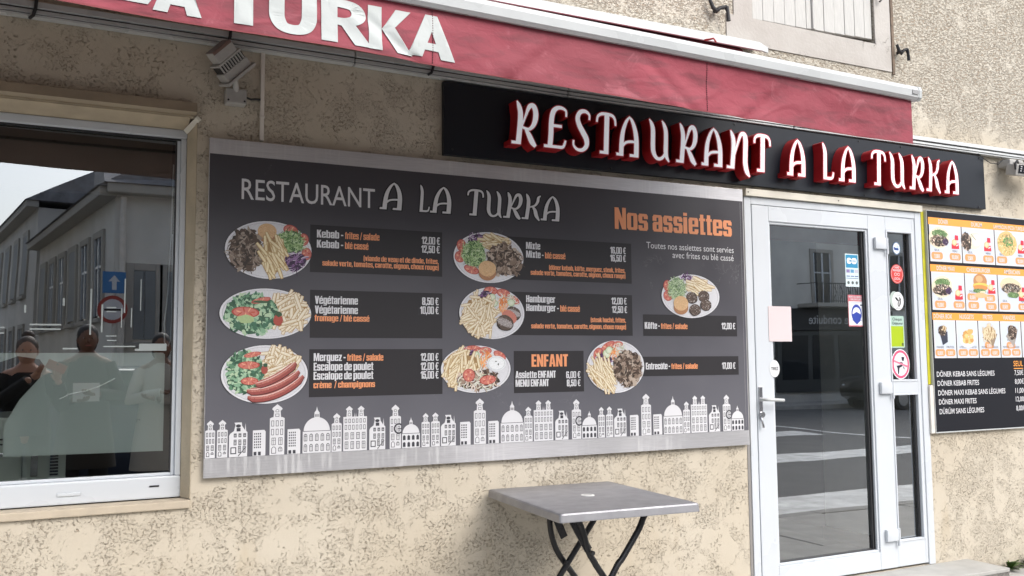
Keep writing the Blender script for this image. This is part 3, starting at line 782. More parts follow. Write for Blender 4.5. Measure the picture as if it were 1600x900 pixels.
for z in (2.045, 1.172, .305):
    h = MB(); h.box(4.385, 4.478, -.026, -.0045, z - .035, z + .035, .007); h.tube([(4.4865, -.018, z - .065), (4.4865, -.018, z + .035)], .009, 10)
    h.build('hinge', M_PVC, door)
hd = bpy.data.objects.new('door_handle', None); COL.objects.link(hd); hd.parent = door
MB().box(3.452, 3.478, -.012, -.0045, 1.02, 1.20, .004).build('back_plate', M_CHROME, hd)
MB().tube([(3.465, -.005, 1.128), (3.465, -.05, 1.128), (3.475, -.058, 1.128), (3.50, -.06, 1.127), (3.585, -.06, 1.122)], [.010, .009, .0095, .0095, .0085], 12).build('lever', M_WHITEAL, hd)
MB().tube([(3.465, -.0125, 1.045), (3.465, -.024, 1.045)], .016, 16).build('lock_cylinder', M_CHROME, hd)
MB().tube([(3.462, -.012, 1.03), (3.462, -.022, 1.0), (3.468, -.022, .975)], .007, 10).build('key_cover', M_CHROME, hd)
# trim above the door
MB().box(3.389, 4.806, -.024, -.0005, 2.2605, 2.300, .002).build('door_head_trim', M_PVC_OLD, house)
for x in (3.405, 4.09): MB().tube([(x, -.0245, 2.28), (x, -.026, 2.28)], .004, 8).build('screw', M_GASKET, house)
MB().box(4.812, 4.838, -.006, 0, 1.185, 2.27, .003).build('yellow_foam_strip', mat('yellow_foam', (.55, .52, .03), .7, bump=.003, bscale=40, var=.15, vscale=14), house)
MB().box(3.366, 3.3845, -.003, .0, -.1, .9, .002).build('gap_strip', mat('grey_gap_strip', (.25, .24, .23), .6), house)  # grey strip drawn for the dark gap beside the door frame
MB().box(3.203, 5.097, -.282, .05, -.12, .0745, .006).build('step_base', mat('rough_step_base', (.17, .16, .145), .95, bump=.006, bscale=70, var=.3, vscale=50), house)
st = MB().box(3.2, 5.10, -.285, .06, .075, .0985, .006).build('door_step', mat('concrete_step', (.40, .395, .37), .85, bump=.0015, bscale=70, var=.15, vscale=6), house)
# room behind the door
rm = MB()
rm.box(3.12, 3.2, 5.1, 6.0, -.2, 3.0); rm.box(3.12, 6, 6.0, 6.1, -.2, 3.0); rm.box(3.2, 6, 2.6, 6.0, 2.75, 2.85); rm.box(3.2, 6, T, .45, 2.75, 2.85); rm.box(6, 6.1, .93, 6.0, -.2, 2.85)  # ceiling gap added so sky light reaches the hall side wall
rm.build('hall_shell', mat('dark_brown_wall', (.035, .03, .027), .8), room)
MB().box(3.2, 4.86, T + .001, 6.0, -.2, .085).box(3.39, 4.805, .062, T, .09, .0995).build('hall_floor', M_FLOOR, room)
MB().box(4.86, 4.95, .345, .93, .085, 2.75).box(4.95, 6, .85, .93, .085, 2.75).build('hall_side_wall', M_ROOMGREEN, room)
MB().box(4.845, 4.859, .345, .945, .0855, .178, .002).build('skirting_board', M_SKIRT, room)
MB().box(3.30, 4.82, .36, .42, 2.095, 2.5).build('red_reflection_panel', mat('burgundy_panel', (.25, .04, .045), .8), room)  # added burgundy panel imitating the red reflection at the top of the door glass

# shutter catches
def catch(x, z, mir, label):
    t = thing('shutter_catch', label, 'shutter catch', (x, 0, z), 'wrought iron shutter catches')
    MB().tube([(0, .0, 0), (0, -.05, 0)], [.012, .009]).build('pin', M_IRON, t)
    MB().tube([(-.055 * mir, -.03, .045), (-.035 * mir, -.034, .0), (-.02 * mir, -.045, -.02), (.0, -.05, .0), (.04 * mir, -.055, .012)], [.009, .012, .013, .011, .010]).build('arm', M_IRON, t)
    MB().tube([(.04 * mir, -.055, .012), (.045 * mir, -.06, -.02), (.047 * mir, -.062, -.07)], [.013, .010, .012]).build('weight', M_IRON, t)
    return t
catch(3.222, 3.295, 1, 'black iron shutter catch on the wall left of the shuttered window')
t2 = catch(4.668, 3.268, 1, 'black iron shutter catch on the wall right of the shuttered window')
t2.scale = (.62, 1, .9)

# cable rail along the wall -----------------------------------
rail = thing('cable_rail', 'long double aluminium cable rail running along the wall under the awning', 'cable rail', (0, 0, 0))
def rz_(x):
    ks = [(-6, .04), (-.07, .012), (2.0, -.018), (3.9, -.014), (5.2, -.008), (8, 0)]
    for (p, q), (r, t_) in zip(ks[:-1], ks[1:]):
        if p <= x <= r: return q + (t_ - q) * (x - p) / (r - p)
    return 0
def rail_bar(m_, prof, a, b):
    m_.loft([[(x, p[0], p[1] + rz_(x)) for p in prof] for x in (a, b)])
for a, b in ((-5, 1.14), (1.146, 2.24), (2.246, 3.74), (3.75, 7.6)):
    m_ = MB()
    rail_bar(m_, [(-.052, 2.722), (-.048, 2.746), (-.002, 2.748), (-.002, 2.722)], a, b)
    rail_bar(m_, [(-.046, 2.7005), (-.042, 2.7145), (-.002, 2.7145), (-.002, 2.7005)], a, b)
    rail_bar(m_, [(-.040, 2.6885), (-.040, 2.6965), (-.002, 2.6965), (-.002, 2.6885)], a, b)
    m_.build('rail_section', M_WHITEAL, rail)
    m_ = MB(); rail_bar(m_, [(-.034, 2.6975), (-.034, 2.7445), (-.0015, 2.7445), (-.0015, 2.6975)], a, b); m_.build('rail_core', mat('dark_rail_core', (.06, .05, .045), .6), rail)
for x in (-.124, .60, 1.515):
    MB().tube([(x, -.05, 2.79), (x, -.062, 2.75), (x - .002, -.06, 2.72), (x - .010, -.055, 2.69), (x - .022, -.04, 2.683)], .0065, 8).build('cable_hook', M_BLACK, rail)
cdt = thing('cable_conduit', 'narrow vertical cable conduit between the cable rail and the large menu board', 'conduit', (0, 0, 0))
MB().box(.735, .752, -.016, 0, 2.30, 2.688, .003).build('channel', M_CONDUIT, cdt)
MB().box(.733, .754, -.018, 0, 2.40, 2.408, .002).build('clip', M_CONDUIT, cdt)
lp = MB().tube([(5.33, -.034, 2.69), (5.38, -.04, 2.655), (5.45, -.045, 2.625), (5.53, -.045, 2.625), (5.58, -.04, 2.66), (5.60, -.02, 2.685)], .003, 6)
tag(lp.build('loose_cable', M_BLACK), 'thin grey cable looping under the rail at the right end of the black sign', 'cable')

# ================================================================== raised-letter sign
sign = thing('fascia_sign', 'long black fascia sign with raised red and white letters over the entrance', 'sign', (0, 0, 0))
SY = -.03
MB().box(1.576, 5.402, SY, -.002, 2.316, 2.668, .003).build('sign_sheet', M_SIGN, sign)
for x, z in ((3.318, 2.653), (3.33, 2.333), (4.27, 2.655), (4.30, 2.327), (5.33, 2.327), (4.63, 2.655), (2.09, 2.65), (1.62, 2.345), (5.36, 2.65), (2.5, 2.332)):
    MB().tube([(x, SY - .0005, z), (x, SY - .004, z)], .0055, 8).build('screw', M_BLACK, sign)
LET = [('R', 1.895, 2.042), ('E', 2.067, 2.205), ('S', 2.219, 2.336), ('T', 2.361, 2.489), ('A', 2.487, 2.637), ('U', 2.674, 2.825), ('R', 2.858, 3.002), ('A', 3.025, 3.179), ('N', 3.195, 3.362), ('T', 3.378, 3.508),
       ('A', 3.625, 3.774), ('L', 3.872, 3.99), ('A', 4.02, 4.167), ('T', 4.279, 4.408), ('U', 4.425, 4.576), ('R', 4.607, 4.742), ('K', 4.755, 4.888), ('A', 4.92, 5.062)]
DEP = .072
def slant(polys, k): return [[(p[0] + k * (p[1] - .5), p[1]) for p in q] for q in polys]
for i, (ch, a, b) in enumerate(LET):
    g = .030; zb = 2.386 - .009 * (a - 1.9) / 3.1; H = .217
    W = CAL[ch][0]; sx = (b - a - .008) / W
    def shape(gr, y, mb, wall_to=None):
        ps = mapped(slant(cal_polys(ch, gr), .05), a + .004, zb, sx, H - .008)
        v, t = union(ps)
        t = [q if _ccw(v, q) else q[::-1] for q in t]
        mb.add([(p[0], y, p[1]) for p in v], t)
        if wall_to is not None:
            ed = {}
            for q in t:
                for k in range(3):
                    e = (q[k], q[(k + 1) % 3]); ed[e] = 1
            o = len(mb.v); mb.v += [(p[0], y, p[1]) for p in v] + [(p[0], wall_to, p[1]) for p in v]; n = len(v)
            for (p, q) in ed:
                if (q, p) not in ed:
                    mb.f.append((o + q, o + p, o + n + p, o + n + q)); mb.c.append(None)
    L = MB(); shape(g, SY - DEP, L, SY - .001); lo = L.build('letter', M_RED, sign)
    lo['label'] = 'raised red letter %s with a white face' % ch
    L = MB(); shape(g * .72, SY - DEP - .0008, L); L.build('letter_rim', M_RIM, lo)
    L = MB(); shape(.004, SY - DEP - .0016, L); L.build('letter_face', M_FACE, lo)

# ================================================================== the large menu board
board = thing('menu_board', 'large grey menu board with eight food plates, prices and a white skyline', 'menu board', (0, 0, 0))
Y0 = -.030
MB().box(.528, 3.362, Y0 + .002, -.012, .887, 2.289, .002).build('metal_backing', M_STEEL, board)
MB().box(.56, 3.33, -.0119, -.001, .91, 2.26).build('batten', M_BLACK, board)
p_ = MB(); flat(p_, rect(.530, .966, 3.357, 2.222), Y0 + .0012); p_.build('printed_sheet', M_PANEL, board)
p_ = MB(); flat(p_, rect(3.3395, .985, 3.3405, 2.215), Y0 + .0008); p_.build('edge_line', mat('pale_edge', (.45, .45, .48), .4), board)
YT = Y0 - .0006
for i, (x0, z0, x1, z1) in enumerate([(.952, 1.741, 1.567, 1.948), (.954, 1.457, 1.567, 1.664), (.953, 1.203, 1.567, 1.408), (1.86, 1.741, 2.614, 1.948), (1.86, 1.474, 2.614, 1.682),
                                      (1.933, 1.198, 2.320, 1.398), (2.679, 1.474, 3.294, 1.585), (2.56, 1.267, 3.298, 1.367)]):
    q = MB(); flat(q, rect(x0, z0, x1, z1), Y0 + .0006); q.build('text_panel', I_BOX, board)
for (x0, z0, x1, z1) in [(1.457, 1.352, 1.56, 1.394), (1.457, 1.309, 1.56, 1.348), (1.457, 1.27, 1.56, 1.306), (1.457, 1.604, 1.56, 1.645), (1.447, 1.562, 1.56, 1.60), (2.478, 1.626, 2.59, 1.668), (2.478, 1.583, 2.59, 1.622),
                         (2.208, 1.258, 2.31, 1.297), (2.208, 1.219, 2.31, 1.255), (3.178, 1.504, 3.288, 1.552), (3.176, 1.292, 3.285, 1.34)]:
    q = MB(); flat(q, rect(x0, z0, x1, z1), Y0 + .0002); q.build('price_patch', I_BOXD, board)
# headline
stext(board, 'RESTAURANT', .660, 2.039, 1.242, .086, YT, I_WHITE, .004)
for ch, a, b in [('A', 1.271, 1.379), ('L', 1.444, 1.51), ('A', 1.513, 1.621), ('T', 1.691, 1.777), ('U', 1.783, 1.881), ('R', 1.888, 1.985), ('K', 1.988, 2.087), ('A', 2.093, 2.202)]:
    W = CAL[ch][0]; sx = (b - a) / W
    for gr, yy, m_ in ((.045, YT + .0003, I_BLACK), (.006, YT - .0003, I_WHITE)):
        v, t = union(mapped(slant(cal_polys(ch, gr), .08), a, 2.038, sx, .124))
        mb = MB(); mb.add([(p[0], yy, p[1]) for p in v], [q if _ccw(v, q) else q[::-1] for q in t]); mb.build('lettering', m_, board)
def duo(text, x0, z0, x1, cap, m_, glow=True):
    """menu lettering with its dark printed outline"""
    if glow:
        w_, ps = heavy_line(text); sx = (x1 - x0) / w_
        v, t = union(mapped(ps, x0, z0, sx, cap))
    itext(board, text, x0, z0, x1, cap, YT, m_)
CH = .034
duo('Nos assiettes', 2.516, 2.020, 3.276, .112, I_ORANGE)
stext(board, 'Toutes nos assiettes sont servies', 2.709, 1.930, 3.285, .033, YT, I_WHITE, .0)
stext(board, 'avec frites ou blé cassé', 2.874, 1.886, 3.283, .033, YT, I_WHITE, .0)
lines = [
 ('Kebab -', .981, 1.893, 1.098, CH, 0), ('frites / salade', 1.106, 1.893, 1.264, CH * .9, 1), ('Kebab -', .981, 1.849, 1.098, CH, 0), ('blé cassé', 1.106, 1.849, 1.213, CH * .9, 1),
 ('12,00 €', 1.466, 1.889, 1.556, CH, 0), ('12,50 €', 1.464, 1.849, 1.555, CH, 0), ('(viande de veau et de dinde, frites,', 1.191, 1.799, 1.549, .024, 1), ('salade verte, tomates, carotte, oignon, choux rouge)', 1.006, 1.771, 1.549, .024, 1),
 ('Végétarienne', .975, 1.604, 1.166, CH, 0), ('Végétarienne', .975, 1.562, 1.166, CH, 0), ('fromage / blé cassé', .974, 1.529, 1.219, CH * .8, 1), ('8,50 €', 1.468, 1.609, 1.549, CH, 0), ('10,00 €', 1.458, 1.568, 1.549, CH, 0),
 ('Merguez -', .972, 1.357, 1.112, CH, 0), ('frites / salade', 1.119, 1.357, 1.284, CH * .88, 1), ('Escalope de poulet', .972, 1.316, 1.238, CH, 0), ('Escalope de poulet', .972, 1.277, 1.238, CH, 0), ('crème  / champignons', .972, 1.241, 1.246, CH * .8, 1),
 ('12,00 €', 1.461, 1.355, 1.548, CH, 0), ('12,00 €', 1.461, 1.313, 1.548, CH, 0), ('15,00 €', 1.461, 1.274, 1.548, CH, 0),
 ('Mixte', 2.004, 1.892, 2.082, CH, 0), ('Mixte -', 2.004, 1.850, 2.100, CH, 0), ('blé cassé', 2.108, 1.850, 2.223, CH * .9, 1), ('16,00 €', 2.486, 1.892, 2.581, CH, 0), ('16,50 €', 2.485, 1.852, 2.580, CH, 0),
 ('(döner kebab, köfte, merguez, steak, frites,', 2.13, 1.795, 2.575, .024, 1), ('salade verte, tomates, carotte, oignon, choux rouge)', 2.028, 1.767, 2.575, .024, 1),
 ('Hamburger', 2.002, 1.633, 2.162, CH, 0), ('Hamburger -', 2.002, 1.591, 2.182, CH, 0), ('blé cassé', 2.190, 1.591, 2.302, CH * .9, 1), ('12,00 €', 2.488, 1.633, 2.58, CH, 0), ('12,50 €', 2.490, 1.590, 2.582, CH, 0),
 ('(steak haché, frites,', 2.364, 1.541, 2.573, .024, 1), ('salade verte, tomates, carotte, oignon, choux rouge)', 2.028, 1.507, 2.573, .024, 1),
 ('ENFANT', 2.028, 1.322, 2.230, .060, 1), ('Assiette ENFANT', 1.941, 1.268, 2.160, CH, 0), ('MENU ENFANT', 1.941, 1.228, 2.121, CH, 0), ('6,00 €', 2.219, 1.265, 2.300, CH * .95, 0), ('8,50 €', 2.222, 1.225, 2.300, CH * .95, 0),
 ('Köfte -', 2.688, 1.511, 2.782, CH, 0), ('frites / salade', 2.790, 1.511, 2.960, CH * .85, 1), ('12,00 €', 3.188, 1.513, 3.282, CH, 0),
 ('Entrecôte -', 2.690, 1.302, 2.842, CH, 0), ('frites / salade', 2.850, 1.302, 3.021, CH * .85, 1), ('17,00 €', 3.184, 1.299, 3.276, CH, 0)]
for s_, x0, z0, x1, c_, k in lines:
    itext(board, s_, x0, z0 + .0, x1, c_, YT, I_ORANGE if k else I_WHITE)

# ---- printed dishes ------------------------------------------------
class Dish:
    def __init__(s, cx, cz, rx, rz, seed, clip=True):
        s.cx, s.cz, s.rx, s.rz = cx, cz, rx, rz; s.mb = MB(); s.k = 0; s.r = random.Random(seed); s.y = YT
    def put(s, pts, col):
        s.k += 1; flat(s.mb, pts, s.y - .0004 - s.k * 4e-6, col)
    def P(s, u, v): return (s.cx + u * s.rx, s.cz + v * s.rz)
    def blob(s, u, v, ru, rv, col, n=12, jit=.15, rot=0):
        c = s.P(u, v); s.put(ell(c[0], c[1], ru * s.rx, rv * s.rx, n, rot, jit, s.r), col)
    def ok(s, u, v): return u * u + v * v < .93
    def plate(s, egg=0.0):
        for k, (sc, c) in enumerate(((1.02, (.03, .03, .035)), (1.0, (.70, .70, .73)), (.95, (.52, .52, .55)), (.93, (.66, .66, .69)))):
            pts = ell(s.cx, s.cz, s.rx * sc, s.rz * (sc - (.01 if k == 0 else 0)), 48)
            s.put(pts, c)
    def strip(s, u, v, L, w, a, col, bend=0.0):
        x, z = s.P(u, v); pts = []
        up, dn = [], []
        for t in (-.5, -.25, 0, .25, .5):
            px = t * L * s.rx; pz = bend * (t * t * 4 - .5) * L * s.rx * .5; ww = w * s.rx * (1 - .5 * abs(t) ** 2 * 2)
            q = (x + px * math.cos(a) - pz * math.sin(a), z + px * math.sin(a) + pz * math.cos(a)); nn = (-math.sin(a), math.cos(a))
            up.append((q[0] + nn[0] * ww, q[1] + nn[1] * ww)); dn.append((q[0] - nn[0] * ww, q[1] - nn[1] * ww))
        s.put(dn + up[::-1], col)
    def region(s, cu, cv, ru, rv):
        while True:
            a, b = s.r.uniform(-1, 1), s.r.uniform(-1, 1)
            if a * a + b * b < 1 and s.ok(cu + a * ru, cv + b * rv): return cu + a * ru, cv + b * rv
    def meat(s, cu, cv, ru, rv, n=120, dark=1.0):
        pal = [(.035, .022, .016), (.085, .055, .038), (.16, .115, .085), (.25, .19, .15), (.055, .035, .025), (.33, .27, .22)]
        s.blobs_bg(cu, cv, ru, rv, (.035, .024, .018))
        for i in range(n):
            u, v = s.region(cu, cv, ru, rv); c = s.r.choice(pal); c = tuple(x * dark for x in c)
            if s.r.random() < .5: s.blob(u, v, s.r.uniform(.04, .11), s.r.uniform(.03, .07), c, 7, .35, s.r.uniform(0, 3))
            else: s.strip(u, v, s.r.uniform(.12, .3), s.r.uniform(.008, .022), s.r.uniform(0, 3.14), c, s.r.uniform(-1, 1))
    def blobs_bg(s, cu, cv, ru, rv, col):
        c = s.P(cu, cv); pts = []
        for k in range(26):
            t = 2 * math.pi * k / 26; j = s.r.uniform(.9, 1.06); u, v = cu + ru * math.cos(t) * j, cv + rv * math.sin(t) * j
            d = math.hypot(u, v)
            if d > .96: u, v = u * .96 / d, v * .96 / d
            pts.append(s.P(u, v))
        s.put(pts, col)
    def fries(s, cu, cv, ru, rv, ang, n=45, spread=.5, L=.42, pale=0.0):
        s.blobs_bg(cu, cv, ru * .95, rv * .95, (.34, .21, .09))
        for i in range(n):
            u, v = s.region(cu, cv, ru, rv); dd = math.hypot(u, v)
            if dd > .84: u, v = u * .84 / dd, v * .84 / dd
            a = ang + s.r.gauss(0, spread); l = L * s.r.uniform(.6, 1.1); y = s.r.uniform(-.07, .07)
            for (dw, c) in ((.012, (.42, .26, .10)), (0, (.70 + y, .56 + y + pale * .08, .32 + y + pale * .2)), (-.014, (.80, .70 + pale * .05, .46 + pale * .22))):
                s.strip(u - (.004 if dw < 0 else 0), v + (.012 if dw < 0 else 0), l + dw, .034 + dw, a, c)
    def lettuce(s, cu, cv, ru, rv, n=190, pale=0.0):
        s.blobs_bg(cu, cv, ru, rv, (.11, .20, .07))
        pal = [(.10, .22, .06), (.27, .42, .16), (.42, .58, .28), (.56, .68, .42), (.34, .50, .22), (.05, .12, .04)]
        for i in range(n):
            u, v = s.region(cu, cv, ru, rv); c = s.r.choice(pal); c = tuple(x * (1 - pale) + .62 * pale for x in c)
            s.strip(u, v, s.r.uniform(.08, .22), s.r.uniform(.006, .014), s.r.uniform(0, 3.14), c, s.r.uniform(-1, 1))
    def salad(s, cu, cv, ru, rv, n=170):
        s.blobs_bg(cu, cv, ru, rv, (.05, .12, .07))
        pal = [(.035, .10, .06), (.12, .26, .15), (.24, .42, .27), (.38, .55, .38), (.06, .16, .10), (.46, .60, .40)]
        for i in range(n):
            u, v = s.region(cu, cv, ru, rv)
            s.blob(u, v, s.r.uniform(.025, .085), s.r.uniform(.018, .05), s.r.choice(pal), 7, .4, s.r.uniform(0, 3))
    def tomato(s, u, v, r, rz=None, rot=0.0, wedge=False):
        rz = rz or r; c = s.P(u, v)
        s.put(ell(c[0], c[1], r * s.rx, rz * s.rx, 20, rot), (.44, .07, .055))
        s.put(ell(c[0], c[1], r * .87 * s.rx, rz * .87 * s.rx, 20, rot), (.58, .19, .15))
        for k in range(7):
            t = k * .9 + s.r.random() * .3; s.blob(u + r * .5 * math.cos(t), v + rz * .55 * math.sin(t) * s.rx / s.rz, r * .2, rz * .12, (.80, .42, .27) if k % 2 else (.50, .08, .05), 7, .2, t)
    def bulgur(s, u, v, r):
        c = s.P(u, v)
        s.put(ell(c[0], c[1] - r * .35 * s.rx, r * s.rx, r * .8 * s.rx, 22), (.40, .20, .10))
        s.put(ell(c[0], c[1] + r * .1 * s.rx, r * s.rx, r * .82 * s.rx, 22), (.66, .43, .23))
        for k in range(60):
            a, b = s.r.uniform(-.85, .85), s.r.uniform(-1, .8)
            if a * a + b * b < .85: s.blob(u + a * r, v + b * r * .85 * s.rx / s.rz, .012, .010, s.r.choice([(.50, .28, .13), (.76, .55, .34), (.58, .34, .17)]), 5, .3)
    def cabbage(s, cu, cv, ru, rv, n=60):
        s.blobs_bg(cu, cv, ru, rv, (.045, .02, .06))
        for i in range(n):
            u, v = s.region(cu, cv, ru, rv); s.strip(u, v, s.r.uniform(.12, .28), s.r.uniform(.006, .014), s.r.uniform(-.2, 1.6), s.r.choice([(.62, .56, .66), (.10, .03, .12), (.22, .10, .26), (.04, .02, .05), (.30, .18, .34)]), s.r.uniform(-1, 1))
    def carrot(s, cu, cv, ru, rv, n=40):
        for i in range(n):
            u, v = s.region(cu, cv, ru, rv); s.strip(u, v, s.r.uniform(.08, .18), .012, s.r.uniform(.6, 2.2), s.r.choice([(.80, .30, .10), (.86, .42, .18), (.66, .20, .06)]), s.r.uniform(-.6, .6))
    def cucumber(s, u, v, r):
        for k, c in ((1, (.30, .40, .22)), (.86, (.62, .68, .50)), (.5, (.70, .74, .60))): s.blob(u, v, r * k, r * k * .9, c, 16, .03)
    def onion(s, cu, cv, ru, rv, n=25):
        for i in range(n):
            u, v = s.region(cu, cv, ru, rv); s.strip(u, v, s.r.uniform(.1, .2), .012, s.r.uniform(0, 3.1), s.r.choice([(.66, .66, .56), (.74, .72, .68), (.50, .52, .38)]), s.r.uniform(-1, 1))
    def patty(s, u, v, r, rz, stripes=False, rot=0.0):
        s.blob(u, v - .02, r * 1.06, rz * 1.06, (.02, .015, .012), 18, .05, rot); s.blob(u, v, r, rz, (.10, .07, .055), 18, .06, rot)
        for k in range(70):
            a, b = s.r.uniform(-1, 1), s.r.uniform(-1, 1)
            if a * a + b * b < .85: s.blob(u + a * r, v + b * rz * s.rx / s.rz, .018, .012, s.r.choice([(.26, .21, .19), (.035, .025, .02), (.18, .13, .11), (.42, .38, .36)]), 6, .35)
        if stripes:
            for k in range(-5, 6):
                t = k / 5.5; h = math.sqrt(max(0, 1 - t * t)); s.strip(u + t * r * .9, v - t * rz * .2, rz * 1.6 * h, .007, 2.2, (.66, .62, .62))
    def sausage(s, pts, w):
        def q(off, wd, col):
            P = [s.P(*p) for p in pts]; up, dn = [], []
            for i, p in enumerate(P):
                a, b = P[max(i - 1, 0)], P[min(i + 1, len(P) - 1)]; d = Vector((b[0] - a[0], b[1] - a[1])).normalized(); nn = Vector((-d.y, d.x))
                tt = i / (len(P) - 1); e = math.sqrt(max(.0, 1 - (2 * tt - 1) ** 10)) * .75 + .25; ww = wd * s.rx * e
                c = Vector(p) + nn * off * s.rx; up.append(tuple(c + nn * ww)); dn.append(tuple(c - nn * ww))
            for i in range(len(P) - 1): s.put([dn[i], dn[i + 1], up[i + 1], up[i]], col)
        q(-.012, w * 1.12, (.07, .015, .015)); q(0, w, (.30, .075, .065)); q(.03, w * .55, (.46, .16, .13))
        for k in range(30):
            i = s.r.randrange(1, len(pts) - 1); s.blob(pts[i][0] + s.r.uniform(-.05, .05), pts[i][1] + s.r.uniform(-.05, .05), .014, .007, s.r.choice([(.20, .04, .04), (.60, .32, .27), (.40, .12, .10)]), 5, .3)
        q(.045, w * .10, (.78, .60, .56))
    def build(s, label, parent=None):
        o = s.mb.build('dish_picture', M_INK, parent or board); o['label'] = label; return o

def arc(p0, p1, sag, n=12):
    out = []
    for i in range(n):
        t = i / (n - 1); out.append((p0[0] + (p1[0] - p0[0]) * t, p0[1] + (p1[1] - p0[1]) * t - sag * 4 * t * (1 - t)))
    return out
d = Dish(.777, 1.828, .181, .123, 1); d.plate(); d.bulgur(-.05, .62, .22); d.tomato(.50, .72, .18, .13, -.3); d.tomato(.80, .42, .13, .15); d.tomato(.88, -.08, .12, .15); d.lettuce(.49, .30, .33, .42)
d.cabbage(.60, -.38, .29, .33); d.meat(-.53, -.06, .38, .70, 210); d.fries(.09, -.22, .28, .62, -1.15, 50, .3, .40); d.build('printed oval plate of kebab meat, chips, bulgur and salad')
d = Dish(.769, 1.558, .190, .106, 2); d.plate(); d.fries(.50, .08, .42, .76, .9, 85, .6, .40, .6); d.salad(-.32, -.03, .56, .84, 260)
d.tomato(-.12, .52, .22, .06, .25); d.blob(-.12, .46, .2, .03, (.05, .12, .06)); d.tomato(-.45, .04, .30, .12, -.05); d.blob(-.44, -.22, .19, .09, (.40, .52, .26)); d.blob(.26, -.25, .11, .13, (.40, .08, .06), 12, .05); d.blob(.27, -.02, .08, .06, (.05, .10, .05)); d.build('printed oval plate of green salad, tomato slices and chips')
d = Dish(.768, 1.303, .179, .122, 3); d.plate(); d.fries(.38, .50, .42, .44, .8, 75, .7, .34, .6); d.fries(.15, .0, .35, .2, .5, 14, .2, .5, .7); d.salad(-.47, .08, .42, .72, 250)
d.tomato(-.30, .68, .20, .06, .2); d.tomato(-.38, .32, .25, .09); d.tomato(-.36, -.22, .20, .09); d.blob(-.02, .16, .08, .10, (.36, .08, .06), 12, .05); d.blob(-.0, .32, .05, .05, (.04, .09, .05))
d.sausage(arc((-.40, -.78), (.90, -.08), .26), .085); d.sausage(arc((-.42, -.56), (.80, .08), .20), .085); d.sausage(arc((-.22, -.36), (.72, .38), .12), .085); d.build('printed oval plate of three sausages with salad and chips')
d = Dish(1.806, 1.841, .183, .121, 4); d.plate(); d.tomato(-.78, .42, .13, .16); d.tomato(-.82, -.02, .15, .15); d.tomato(-.50, -.50, .22, .11, -.3); d.cabbage(-.32, .66, .28, .24, 50); d.fries(.20, .62, .42, .30, -.1, 40, .4, .4, .2); d.lettuce(-.43, .12, .33, .50, 230)
d.meat(.42, -.08, .52, .62, 240, 1.5); d.bulgur(-.06, -.48, .25); d.build('printed oval plate of mixed grilled meats with bulgur and salad')
d = Dish(1.821, 1.577, .170, .1225, 5); d.plate(); d.tomato(-.05, .86, .22, .12); d.tomato(.35, .78, .22, .12, -.2); d.tomato(.70, .52, .17, .10, -.6); d.cabbage(-.18, .58, .22, .28, 50); d.onion(.45, .48, .35, .25, 50); d.cucumber(.0, .62, .11); d.cucumber(.06, .38, .11); d.cucumber(.58, .42, .12)
d.carrot(.34, .36, .14, .34, 50); d.fries(-.42, -.14, .52, .76, .9, 110, .6, .42, .5); d.patty(.66, .02, .22, .17, True, -.5); d.blob(.52, -.14, .24, .18, (.55, .20, .15), 16, .04, -.5); d.patty(.38, -.36, .25, .21, True, -.3); d.build('printed oval plate of chips, salad and two grilled burgers')
d = Dish(1.737, 1.314, .178, .110, 6); d.plate(); d.tomato(-.1, .84, .26, .10); d.tomato(.25, .78, .2, .10); d.tomato(.68, .58, .20, .10, -.5); d.cabbage(-.28, .55, .26, .30, 40); d.onion(.2, .35, .3, .5, 50); d.cucumber(-.02, .60, .11); d.cucumber(.05, .30, .12); d.carrot(.28, .38, .18, .35, 45)
d.fries(-.58, .10, .36, .72, 1.0, 60, .4, .45, .3); d.fries(-.2, .2, .3, .4, 1.6, 20, .5, .35, .3); d.meat(.05, -.45, .62, .42, 90, 2.0); d.onion(0, -.5, .6, .4, 60); d.tomato(-.22, -.25, .17, .17, .3); d.tomato(.32, -.46, .24, .12, .1)
for k, c in ((1.0, (.74, .76, .78)), (.86, (.50, .52, .54)), (.82, (.80, .82, .83))): d.blob(.58, .24, .28 * k, .20 * k, c, 24, 0)
d.blob(.56, .32, .03, .012, (.05, .06, .05)); d.blob(.63, .2, .02, .03, (.05, .06, .06)); d.build('printed oval child plate of chips, tomato and a white sauce bowl')
d = Dish(2.508, 1.318, .172, .132, 7); d.plate(); d.tomato(-.25, .72, .30, .16, .5); d.tomato(-.60, .48, .20, .16, 1.0); d.tomato(.08, .86, .18, .09); d.onion(.15, .62, .35, .25, 60); d.cabbage(-.42, .28, .28, .24, 40); d.cucumber(-.30, .50, .15); d.cucumber(-.22, .62, .13); d.carrot(-.05, .48, .15, .22, 24)
d.fries(-.45, -.32, .46, .56, -1.0, 75, .3, .5, .4); d.meat(.42, -.06, .50, .68, 300, 1.4); d.build('printed round plate of sliced steak with chips and salad')
d = Dish(2.988, 1.686, .190, .116, 8); d.plate(); d.tomato(-.80, .44, .13, .16); d.tomato(-.78, .0, .16, .15); d.cabbage(-.15, .84, .18, .14, 20); d.fries(.20, .48, .46, .30, -.35, 36, .35, .44, .4); d.lettuce(-.48, .32, .30, .50, 230, .18)
for u, v in ((.02, -.06), (.44, .02), (.50, -.38), (.12, -.62)): d.patty(u, v, .19, .155)
d.bulgur(-.36, -.38, .25); d.build('printed oval plate of four meatballs with bulgur and salad')

